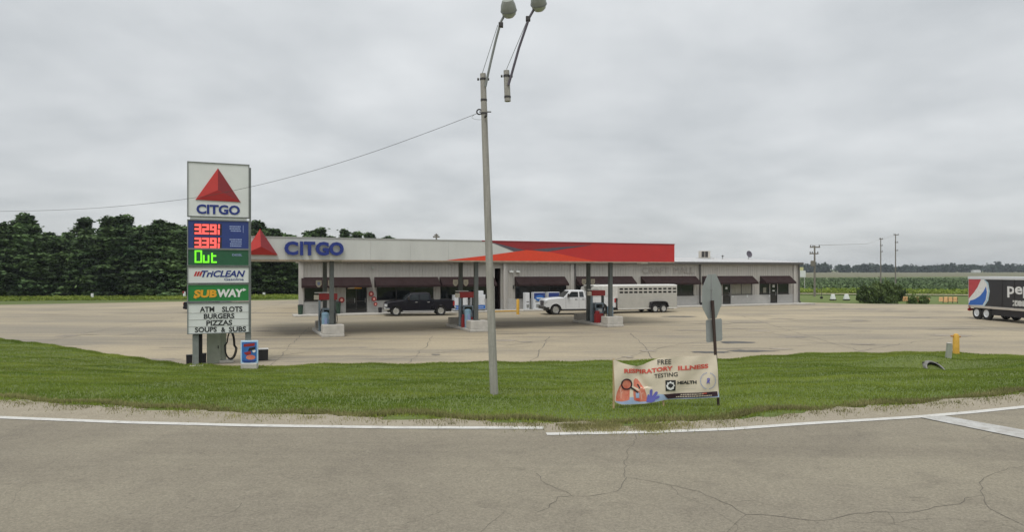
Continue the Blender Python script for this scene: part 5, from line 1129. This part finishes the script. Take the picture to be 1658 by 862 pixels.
ob('chassis', MB().box(.5, .62, -LEN, -.1, .62, .888).box(1.9, 2.02, -LEN, -.1, .62, .888).box(.3, 2.2, yl(1598) - .9, -.3, .45, .8), M['bin_black'], ct); ob('tail_bumper', MB().box(.02, 2.48, -.02, .1, .62, .8).box(.05, .15, -.1, 0, .6, 1.0), M['pump_red'], ct)
ob('side_skirt', MB().box(.08, .12, yl(1640) - 3.5, yl(1604), .42, .888), M['bin_black'], ct); ob('marker_lamp', MB().box(-.045, -.031, -.3, -.12, ZB - .12, ZB - .04), M['pump_red'], ct)
for sx in (.45, 2.0): ob('landing_leg', MB().box(sx, sx + .12, yl(1642) - 1.2, yl(1642) - 1.08, .04, .62).box(sx - .08, sx + .2, yl(1642) - 1.3, yl(1642) - .98, .0, .04), M['galv'], ct)

# small dark car mostly behind the price sign
ca = gp(295.5, 507); car = thing('parked_car', 'dark car with red tail lamp, mostly hidden behind the roadside price sign', 'car', ca + Vector((0, .9, 0)), R(4))
pf = [(0, .5), (-.02, .8), (.05, .98), (.9, 1.02), (3.2, 1.0), (4.25, .8), (4.4, .55), (4.35, .3)] + arch_pts(3.5, .38, .31, .3)[::-1] + arch_pts(.85, .38, .31, .3)[::-1] + [(.1, .32)]
loft_body([(-.88, [(a, min(b, .95)) for a, b in pf]), (-.7, pf), (.7, pf), (.88, [(a, min(b, .95)) for a, b in pf])], 'body', M['truck_black'], car, .02)
gh = MB().add([(.55, -.75, 1.0), (3.2, -.75, .98), (3.2, .75, .98), (.55, .75, 1.0), (1.2, -.6, 1.42), (2.3, -.6, 1.42), (2.3, .6, 1.42), (1.2, .6, 1.42)], [(0, 1, 2, 3), (4, 5, 6, 7), (0, 1, 5, 4), (1, 2, 6, 5), (2, 3, 7, 6), (3, 0, 4, 7)]); ob('cabin_glass', gh, M['carglass'], car, bev=.03)
ob('roof_panel', MB().box(1.22, 2.28, -.58, .58, 1.421, 1.45), M['truck_black'], car, bev=.01)
for sy in (-1, 1):
    ob('tail_light', MB().box(-.03, .2, *sorted((sy * .6, sy * .87)), .72, .92), M['tail'], car, bev=.02)
    for x_ in (.85, 3.5): wheel(car, x_, sy * .78, .31, .2, M['alu'], 5, sy)
ob('rear_bumper', MB().box(-.08, .1, -.8, .8, .35, .55), M['truck_black'], car, bev=.03)

# ------------------------------------------------------------------ small things on the verge and the lot edge
q = ground_hit(1548, 573.5); o = thing('bollard', 'yellow post with a short cross bar at the near edge of the concrete lot', 'bollard', (q.x, q.y, float(H(q.x, q.y)) - .03)); sc = q.y / FPX
ob('shaft', MB().lathe([(.135, 0), (.125, 30 * sc), (.09, 33 * sc), (.02, 34 * sc)], 16), M['bollard'], o, smooth=True); ob('cross_bar', MB().tube([(-8.5 * sc, 0, 30 * sc), (7 * sc, 0, 29 * sc)], .035, 8), mat('rusty_bar', (.42, .2, .06), .7), o)
q = ground_hit(1535.5, 580.5); o = thing('marker_post', 'short grey green marker post in the grass before the yellow post', 'post', q); sc = q.y / FPX
ob('shaft', MB().box(-4 * sc, 4 * sc, -.07, .07, -.05, 23 * sc, taper=.92), M['cab_green'], o, bev=.02).rotation_euler = (0, R(5), 0); ob('cap', MB().box(-3.4 * sc + .03, 3.8 * sc + .03, -.07, .07, 23 * sc, 25 * sc), M['conc'], o, bev=.02)
q = ground_hit(1508, 594); sc = q.y / FPX; o = thing('culvert_pipe', 'grey corrugated culvert pipe mouth sloping out of the ditch', 'pipe', (q.x, q.y, float(H(q.x, q.y)) - .07), R(-14)); cr_ = .25
mb = MB(); n = 20; m_ = 6; vs = []
for sgn, r0 in ((1, cr_), (1, cr_ - .035)):
    for i in range(m_ + 1):
        yy = i * .16; 
        for j in range(n + 1):
            th = math.pi * j / n; z_ = r0 * math.sin(th) * .95 + (.012 * math.sin(i * 2.4)); slope = .9 * (1 - math.sin(th)) 
            vs.append((r0 * 1.15 * math.cos(th), yy - (.0 if i else slope * .55), z_))
k_ = (m_ + 1) * (n + 1); fs = [(s_ * k_ + i * (n + 1) + j, s_ * k_ + i * (n + 1) + j + 1, s_ * k_ + (i + 1) * (n + 1) + j + 1, s_ * k_ + (i + 1) * (n + 1) + j) for s_ in (0, 1) for i in range(m_) for j in range(n)] + [(j, j + 1, k_ + j + 1, k_ + j) for j in range(n)]
ob('pipe_shell', mb.add(vs, fs), M['gutter_pipe'], o, smooth=False, fix=False); ob('pipe_dark_plate', MB().box(-cr_ * .98, cr_ * .98, .1, .14, -.1, cr_ * .8), M['rubber'], o)  # black plate across the mouth stands in for the darkness inside the pipe
# white tapered blocks on the strip beyond the lot
for px, w_, lab in ((1348.5, .3, 'left of the three white tapered blocks on the grass beyond the lot'), (1370.5, .33, 'middle one of the three white tapered blocks beyond the lot'), (1391.5, .3, 'right of the three white tapered blocks, beside the dark bushes')):
    q = gp(px, 486.5); o = thing('white_block', lab, 'block', q, group='white tapered blocks on the grass'); ob('block_body', MB().box(-w_, w_, -.28, .28, .12, .78, taper=.55), M['sign_white'], o, bev=.05); ob('dark_base', MB().box(-w_ - .02, w_ + .02, -.3, .3, 0, .12), M['rubber'], o)
# orange plastic barrier pieces
for i, (x0, x1, zt_, lab) in enumerate(((1466.5, 1475, .85, 'pale orange barrier piece at the right foot of the bushes'), (1483, 1493, .78, 'orange barrier piece standing alone right of the bushes'), (1503.5, 1511, .75, 'narrow orange barrier piece in the grass'), (1525, 1556, .78, 'long orange barrier with dark posts left of the box trailer'))):
    a, b = gp(x0, 491.8), gp(x1, 492.2); o = thing('barrier', lab, 'barrier', (a + b) / 2 + Vector((0, .6, 0)), math.atan2(b.y - a.y, b.x - a.x), 'orange barriers beyond the lot'); w_ = (b - a).length / 2; n = max(1, round(w_ * 2 / .45))
    for k_ in range(n):
        a_ = -w_ + 2 * w_ * k_ / n; b_ = -w_ + 2 * w_ * (k_ + 1) / n; gg = random.Random(i * 9 + k_); ob('barrier_panel', MB().box(a_ + .03, b_ - .03, -.05, .05, .12 + gg.random() * .12, zt_ - gg.random() * .08, tx=.9), M['orange'], o, bev=.03)
        if n > 2 or i == 0: ob('post', MB().box(b_ - .03, b_ + .03, .06, .12, 0, zt_ - .1), M['brown_post'], o)
# utility poles
def upole(px, pyb, pyt, arms, lab, guy=False, d=None):
    k = 3.7 / (pyb - HOR); dd = FPX * k; base = Vector((K(px) * dd, dd, 0)); base.z = float(H(base.x, base.y)) + .05; o = thing('utility_pole', lab, 'utility pole', base); h = EYE + (HOR - pyt) * k - base.z
    ob('pole', MB().tube([(0, 0, -.3), (0, 0, h)], .17, 10, .11), M['util'], o, smooth=True)
    for (py, a, b) in arms:
        z = EYE + (HOR - py) * k - base.z; ob('crossarm', MB().box(a * k, b * k, -.08, .08, z - .09, z + .09), M['util'], o)
        for x_ in ((a * k + .08), (b * k - .08), (a + (b - a) * .3) * k): ob('insulator', MB().lathe([(.05, 0), (.08, .1), (.03, .25)], 8), M['frame'], o).location = (x_, 0, z + .09)
    return o, base, h
o, ub, uh = upole(1319, 480, 398, ((400.5, -7.5, 8.5), (411, -8, 6)), 'brown utility pole with two crossarms right behind the store corner')
ob('transformer', MB().lathe([(.26, 0), (.28, .1), (.28, .75), (.2, .85)], 14), M['util'], o).location = (-.35, -.1, uh - 3.1)
o, ub2, uh2 = upole(1426, 463, 385.5, ((387.5, -2, 3.5), (398, -1, 3), (408, -1, 3)), 'left of the two tall slim poles standing in the crop field', d=1)
o, ub3, uh3 = upole(1450, 463, 379.5, ((380.5, -3, 5), (393, -1, 4), (406, -1, 4)), 'right and taller of the two slim poles standing in the crop field', d=1)
tm = [(706, 430, 378.5)]
k = .14; base = Vector((K(706.5) * FPX * k, FPX * k, 0)); o = thing('utility_pole', 'far utility pole tip with crossarm above the white canopy fascia', 'utility pole', base); ob('pole', MB().tube([(0, 0, -.2), (0, 0, EYE + 61.5 * k)], .2, 8, .16), M['util'], o); ob('crossarm', MB().box(-.75, .75, -.1, .1, EYE + 55 * k, EYE + 57.5 * k), M['util'], o); ob('crossarm', MB().box(-.45, .45, -.1, .1, EYE + 58 * k, EYE + 60 * k), M['util'], o)
for i, (dz_, dy_) in enumerate(((.2, -.6), (.2, .6))):
    a = ub + Vector((dy_, 0, uh + .05)); 
    tag(ob('power_line', MB().tube([a, a.lerp(Vector((ub3.x, ub3.y, uh3 * .96)), .5) - Vector((0, 0, .9)), Vector((ub3.x + dy_, ub3.y, ub3.z + uh3 * .98))], .012, 4), M['util']), ('nearer' if i else 'farther') + ' faint power line between the two crossarm pole and the tall field pole', 'power line')
q = gp(1330, 484); o = thing('guy_post', 'thin dark post with a small black foot beside the utility pole', 'post', q); ob('shaft', MB().tube([(0, 0, 0), (0, 0, 1.75)], .03, 6), M['frame'], o); ob('foot', MB().box(-.16, .16, -.14, .14, 0, .28), M['bin_black'], o, bev=.04)
# white tank or sign behind the store corner
q = Vector((K(1298.5) * 120, 120, 0)); o = thing('roadside_board', 'pale board with a yellow top standing behind the right end of the store', 'sign', q, R(10)); k = 120 / FPX
ob('board', MB().box(-.65, .68, -.05, .05, EYE - 9 * k, EYE + 1.5 * k), M['sign_white'], o); ob('top_strip', MB().box(-.6, .25, -.05, .05, EYE + 1.6 * k, EYE + 7 * k), M['poster_edge'] if False else mat('pale_yellow', (.6, .58, .3), .5), o)
for sx in (-.5, .5): ob('leg', MB().box(sx - .05, sx + .05, -.04, .04, 0, EYE - 9 * k), M['alu'], o)
# white marker stakes on the far left strip
for px, py, pt, m_, lab in ((149.5, 484, 475.5, 'sign_white', 'white marker stake before the pines on the far left'), (298.5, 482.5, 472.5, 'sign_white', 'white stake with red top just left of the price sign'), (427.5, 478.8, 474, 'sign_white', 'small white stake between the price sign and the store')):
    q = gp(px, py, .0); sc = q.y / FPX; o = thing('marker_stake', lab, 'stake', q, group='white stakes before the pines'); ob('stake_body', MB().box(-2 * sc, 2 * sc, -.08, .08, 0, (py - pt) * sc), M[m_], o, bev=.02)
    if px == 298.5: ob('red_top', MB().box(-1.4 * sc - .1, 1.4 * sc - .1, -.09, .09, (py - pt) * sc * .72, (py - pt) * sc * 1.05), M['pump_red'], o)

# ------------------------------------------------------------------ vegetation
def cards(centres, n_per, spread, size, flat=.6, tri=True, seed=0, updir=0):
    g_ = np.random.default_rng(seed); C = np.repeat(centres, n_per, 0); n = len(C)
    sp = np.asarray(spread); p = C + g_.normal(0, 1, (n, 3)) * sp
    a = g_.normal(0, 1, (n, 3)); a[:, 2] *= flat; a /= np.linalg.norm(a, axis=1)[:, None]
    b = g_.normal(0, 1, (n, 3)); b -= (b * a).sum(1)[:, None] * a; b /= np.linalg.norm(b, axis=1)[:, None]
    s = size * g_.uniform(.6, 1.4, (n, 1)); v0 = p - a * s * .6; v1 = p + b * s * .32; v2 = p + a * s * .7; v3 = p - b * s * .32
    V_ = np.stack([v0, v1, v2, v3], 1).reshape(-1, 3); return V_, np.arange(n * 4).reshape(-1, 4), n
def pine_proto(seed, h, rad, bare=.0):
    g_ = np.random.default_rng(seed); cs = []; tn = []; br = MB(); z = h * bare + .35
    while z < h - .25:
        f = (z - h * bare) / (h * (1 - bare)); r = rad * (1 - f) ** .64 * (.8 + .35 * g_.random()) * (1 if f > .1 else .85); nb = int(g_.integers(5, 8)); ph = g_.uniform(0, 6.28)
        for i in range(nb):
            if g_.random() < .1: continue
            an = ph + i * 6.283 / nb + g_.uniform(-.35, .35); rr_ = r * g_.uniform(.5, 1.22); up = g_.uniform(-.05, .28) + .35 * f; tone = g_.uniform(0, 1)
            br.tube([(0, 0, z), (math.cos(an) * rr_ * .9, math.sin(an) * rr_ * .9, z + up * rr_ * .75)], .045 * (1 - f) + .02, 3, .015, cap=False)
            for t in np.arange(.35, 1.06, .16 if r > 1 else .3):
                w = .28 * rr_ * (1.1 - abs(t - .7)); 
                for _ in range(2):
                    o_ = g_.uniform(-w, w); cs.append((math.cos(an) * rr_ * t - math.sin(an) * o_, math.sin(an) * rr_ * t + math.cos(an) * o_, z + up * rr_ * t * .8 + g_.uniform(0, .18))); tn.append(tone)
        z += .42 + .2 * g_.random()
    for _ in range(4): cs.append((g_.normal(0, .06), g_.normal(0, .06), h - .25 + _ * .1)); tn.append(.6)
    cs = np.array(cs); np_ = 11; V_, F_, n = cards(cs, np_, (.3, .3, .12), .4, .3, seed=seed); tone = np.clip(np.repeat(np.array(tn), np_) * .7 + g_.uniform(0, .3, n), 0, 1)
    return V_, F_, tone, br
protos = []
def plant_tree(name, lab, cat, loc, rz, sc, protoi, group, mats=('pine', 'bark')):
    pr = protos[protoi]; o = thing(name, lab, cat, loc, rz, group); o.scale = sc
    for nm_, me in pr: link(nm_, me, o)
    return o
for i, (h, rad) in enumerate(((11.5, 3.1), (10.6, 3.4), (12.0, 2.8), (11.0, 3.6), (10.0, 3.0))):
    V_, F_, tn, br = pine_proto(40 + i, h, rad)
    c = npmesh('crown', V_, F_, M['pine'], attr=tn); b_ = ob('limbs', br, M['pine_dead'], fix=False); t_ = ob('trunk', MB().tube([(0, 0, -.3), (.03, .02, h * .5), (0, 0, h - .3)], .2, 9, .03), M['bark'], smooth=True)
    protos.append((('crown', c.data), ('limbs', b_.data), ('trunk', t_.data)))
    for x in (c, b_, t_): bpy.data.objects.remove(x)
line = [(-118, 92), (K(0) * 97, 97), (K(150) * 98, 98), (K(300) * 99, 99), (K(480) * 111, 111), (K(560) * 128, 128), (K(640) * 144, 144), (K(780) * 172, 172)]
hts = [(-118, 1.0), (K(0) * 97, .99), (K(60) * 97, .98), (K(90) * 97, .86), (K(140) * 97, .97), (K(190) * 97, .98), (K(215) * 97, .97), (K(300) * 99, 1.0), (K(400) * 105, .98), (K(480) * 111, .95), (K(560) * 128, .92), (K(640) * 144, .93), (K(780) * 172, .96)]
gg = random.Random(11); ln = [Vector(p) for p in line]; L_ = [0]
for a, b in zip(ln[:-1], ln[1:]): L_.append(L_[-1] + (b - a).length)
cnt = 0
PLAB = {0: 'dark green pine in the front row of the dense belt beyond the lot', 1: 'dark green pine behind the front row of the belt beyond the lot', 2: 'dark green pine at the back of the belt, only its top showing'}
for row in range(3):
    s_ = gg.uniform(0, 2) + row * 1.3
    while s_ < L_[-1]:
        i = max(j for j in range(len(L_)) if L_[j] <= s_); i = min(i, len(ln) - 2); p = ln[i].lerp(ln[i + 1], (s_ - L_[i]) / (L_[i + 1] - L_[i])); d_ = (ln[i + 1] - ln[i]).normalized(); nrm = Vector((-d_.y, d_.x))
        p = p + nrm * (1.5 + row * 4.2 + gg.uniform(-1, 1)); hs = float(interp(hts, p.x)) * gg.uniform(.85, 1.05) * (1.0 + .03 * row)
        plant_tree('pine_tree', PLAB[row], 'pine tree', (p.x, p.y, 0), gg.uniform(0, 6.28), (hs * gg.uniform(1.1, 1.45), hs * gg.uniform(1.1, 1.45), hs), gg.randrange(5), PLAB[row].replace('dark green pine', 'pines')); cnt += 1
        s_ += gg.uniform(2.6, 4.2) * (1.0 if s_ < L_[4] else 1.25)
# shadowed interior of the belt: dead undergrowth between the stems
def shrub(name, lab, cat, loc, w, d, h, n, size, seed, group=None, m_='shrub', stems=7):
    g_ = np.random.default_rng(seed); o = thing(name, lab, cat, loc, 0, group); c = g_.normal(0, 1, (n, 3)); c /= np.linalg.norm(c, axis=1)[:, None]; rr_ = g_.uniform(.2, 1.12, (n, 1)) ** .6; lump = 1 + .4 * np.sin(c[:, :1] * 5 + seed) * np.cos(c[:, 1:2] * 4 + seed * 2)
    p = c * rr_ * lump * np.array([w / 2, d / 2, h / 2]) + np.array([0, 0, h * .5]); p[:, 2] = np.maximum(p[:, 2], .08)
    V_, F_, m2 = cards(p, 6, (.11, .11, .22), size, 2.6, seed=seed + 1); tone = np.clip(np.repeat(g_.uniform(0, 1, n), 6) * .6 + g_.uniform(0, .4, m2), 0, 1)
    npmesh('foliage', V_, F_, M[m_], o, attr=tone); st_ = MB()
    for i in range(stems):
        a = g_.uniform(0, 6.28); st_.tube([(math.cos(a) * .15, math.sin(a) * .12, 0), (math.cos(a) * w * .2, math.sin(a) * d * .2, h * .55), (math.cos(a) * w * .3, math.sin(a) * d * .3, h * .85)], .035, 4, .012, cap=False)
    ob('stems', st_, M['bark'], o, fix=False); return o
for i, (px, py, pt, wpx, lab) in enumerate(((1408, 491, 466, 20, 'leftmost dark leafy shrub of the clump beyond the lot'), (1423, 491.5, 463, 24, 'second shrub of the clump, brownish stems showing'), (1442, 491, 459, 28, 'tallest dark shrub in the middle of the clump'), (1458, 488, 463, 26, 'rightmost tall shrub of the clump'))):
    q = gp(px, py); sc = q.y / FPX; shrub('shrub', lab, 'shrub', (q.x, q.y + 1.0, 0), wpx * sc * .92, 1.9, (py - pt) * sc * .92, 420, .3, 60 + i, 'shrubs beyond the lot')
for i, (px, lab) in enumerate(((1447, 'small low green plant under the clump of shrubs'), (1479, 'low green plant between the first two orange barriers'), (1498, 'low green plant beside the narrow orange barrier'))):
    q = gp(px, 492); shrub('low_plant', lab, 'plant', (q.x, q.y + .3, 0), 1.1, .8, .62, 110, .2, 80 + i, 'low plants beyond the lot', stems=3)
# weeds and soybeans: rough leaf cover on bank and crop field
def cover(name, n, quad, hh, size, m_, lab, seed):
    g_ = np.random.default_rng(seed); u, v = g_.random(n), g_.random(n); q = [np.array([p.x, p.y]) for p in quad]
    p = (q[0] * (1 - u)[:, None] + q[1] * u[:, None]) * (1 - v)[:, None] + (q[3] * (1 - u)[:, None] + q[2] * u[:, None]) * v[:, None]
    lump = .5 + .5 * np.sin(p[:, 0] * .35 + 1.5 * np.sin(p[:, 1] * .3)) * np.sin(p[:, 1] * .5 + p[:, 0] * .07); C = np.stack([p[:, 0], p[:, 1], H(p[:, 0], p[:, 1]) + .1 + hh * (.3 + lump) * g_.uniform(.4, 1, n)], 1)
    V_, F_, m2 = cards(C, 3, (size * .6, size * .6, size * .3), size, .8, seed=seed + 1); return stuff(npmesh(name, V_, F_, M[m_], attr=np.clip(np.repeat(lump, 3) * .5 + g_.uniform(0, .5, m2), 0, 1)), lab, 'plants')
cover('weed_bank', 5000, [v2(36, 117), v2(100, 97), v2(112, 112), v2(38, 137)], .4, .42, 'grass', 'rough green weeds on the bank behind the gravel lane', 90)
cover('crop_leaves', 12000, [v2(38, 138), v2(130, 115), v2(330, 330), v2(120, 330)], .2, .7, 'crop_leaf', 'low green crop leaves of the field on the right', 92)
cover('far_left_grass', 9000, [v2(-95, 80), v2(-25, 93), v2(-24, 104), v2(-100, 92)], .12, .25, 'grass', 'pale green rough grass strip before the pines', 94)
# distant wood on the horizon
def wood(name, x0, y0, x1, y1, n, hlo, hhi, seed, lab, size=2.6):
    g_ = np.random.default_rng(seed); cs = []; tn = []
    for i in range(n):
        u = (i + g_.uniform(-.4, .4)) / n; x = x0 + (x1 - x0) * u; y = y0 + (y1 - y0) * u + g_.uniform(0, 60); h = .86 * g_.uniform(hlo, hhi) * (.85 + .25 * math.sin(u * 21 + seed) * math.sin(u * 8.3 + 1) + (.35 if g_.random() < .08 else .1)); w = g_.uniform(4.5, 8.5); z0 = float(H(x, y)); t = g_.uniform(0, 1)
        k = 46; c = g_.normal(0, 1, (k, 3)); c /= np.linalg.norm(c, axis=1)[:, None]; c *= g_.uniform(.5, 1, (k, 1)); cs.append(c * np.array([w, w * .8, h * .5]) + np.array([x, y, z0 + h * .5])); tn += [t] * k
    cs = np.concatenate(cs); V_, F_, m2 = cards(cs, 4, (.9, .9, .7), size, .8, seed=seed); return stuff(npmesh(name, V_, F_, M['far_wood'], attr=np.clip(np.repeat(np.array(tn), 4) * .6 + g_.uniform(0, .4, m2), 0, 1)), lab, 'wood')
wood('treeline', 330, 900, 900, 1060, 210, 10, 15, 5, 'far off dark treeline along the horizon on the right')
wood('treeline', 900, 1060, 1500, 1150, 130, 9, 14, 6, 'far off dark treeline along the horizon on the right')
q = Vector((K(1580) * 950, 950, 0)); q.z = float(H(q.x, q.y)); o = thing('farm_building', 'tiny pale farm building before the far treeline on the right', 'building', q); ob('wall', MB().box(-5, 5, -3, 3, 0, 2.4), M['sign_white'], o); ob('roof', MB().prism([(-3.4, 2.4), (3.4, 2.4), (0, 3.6)], -5.3, 5.3, 'x'), M['alu'], o)
HAZE = .0002
hz = ob('haze', MB().box(-420, 1650, -70, 1700, -1.5, 27), bpy.data.materials.new('haze_air')); hm = hz.data.materials[0]; hm.use_nodes = True; ht = hm.node_tree; ht.nodes.clear()
ho = ht.nodes.new('ShaderNodeOutputMaterial'); hp = ht.nodes.new('ShaderNodeVolumePrincipled'); hp.inputs['Color'].default_value = (.8, .87, .95, 1); hp.inputs['Density'].default_value = HAZE; hp.inputs['Anisotropy'].default_value = .2; ht.links.new(hp.outputs[0], ho.inputs['Volume'])
stuff(hz)
print('pines', cnt)
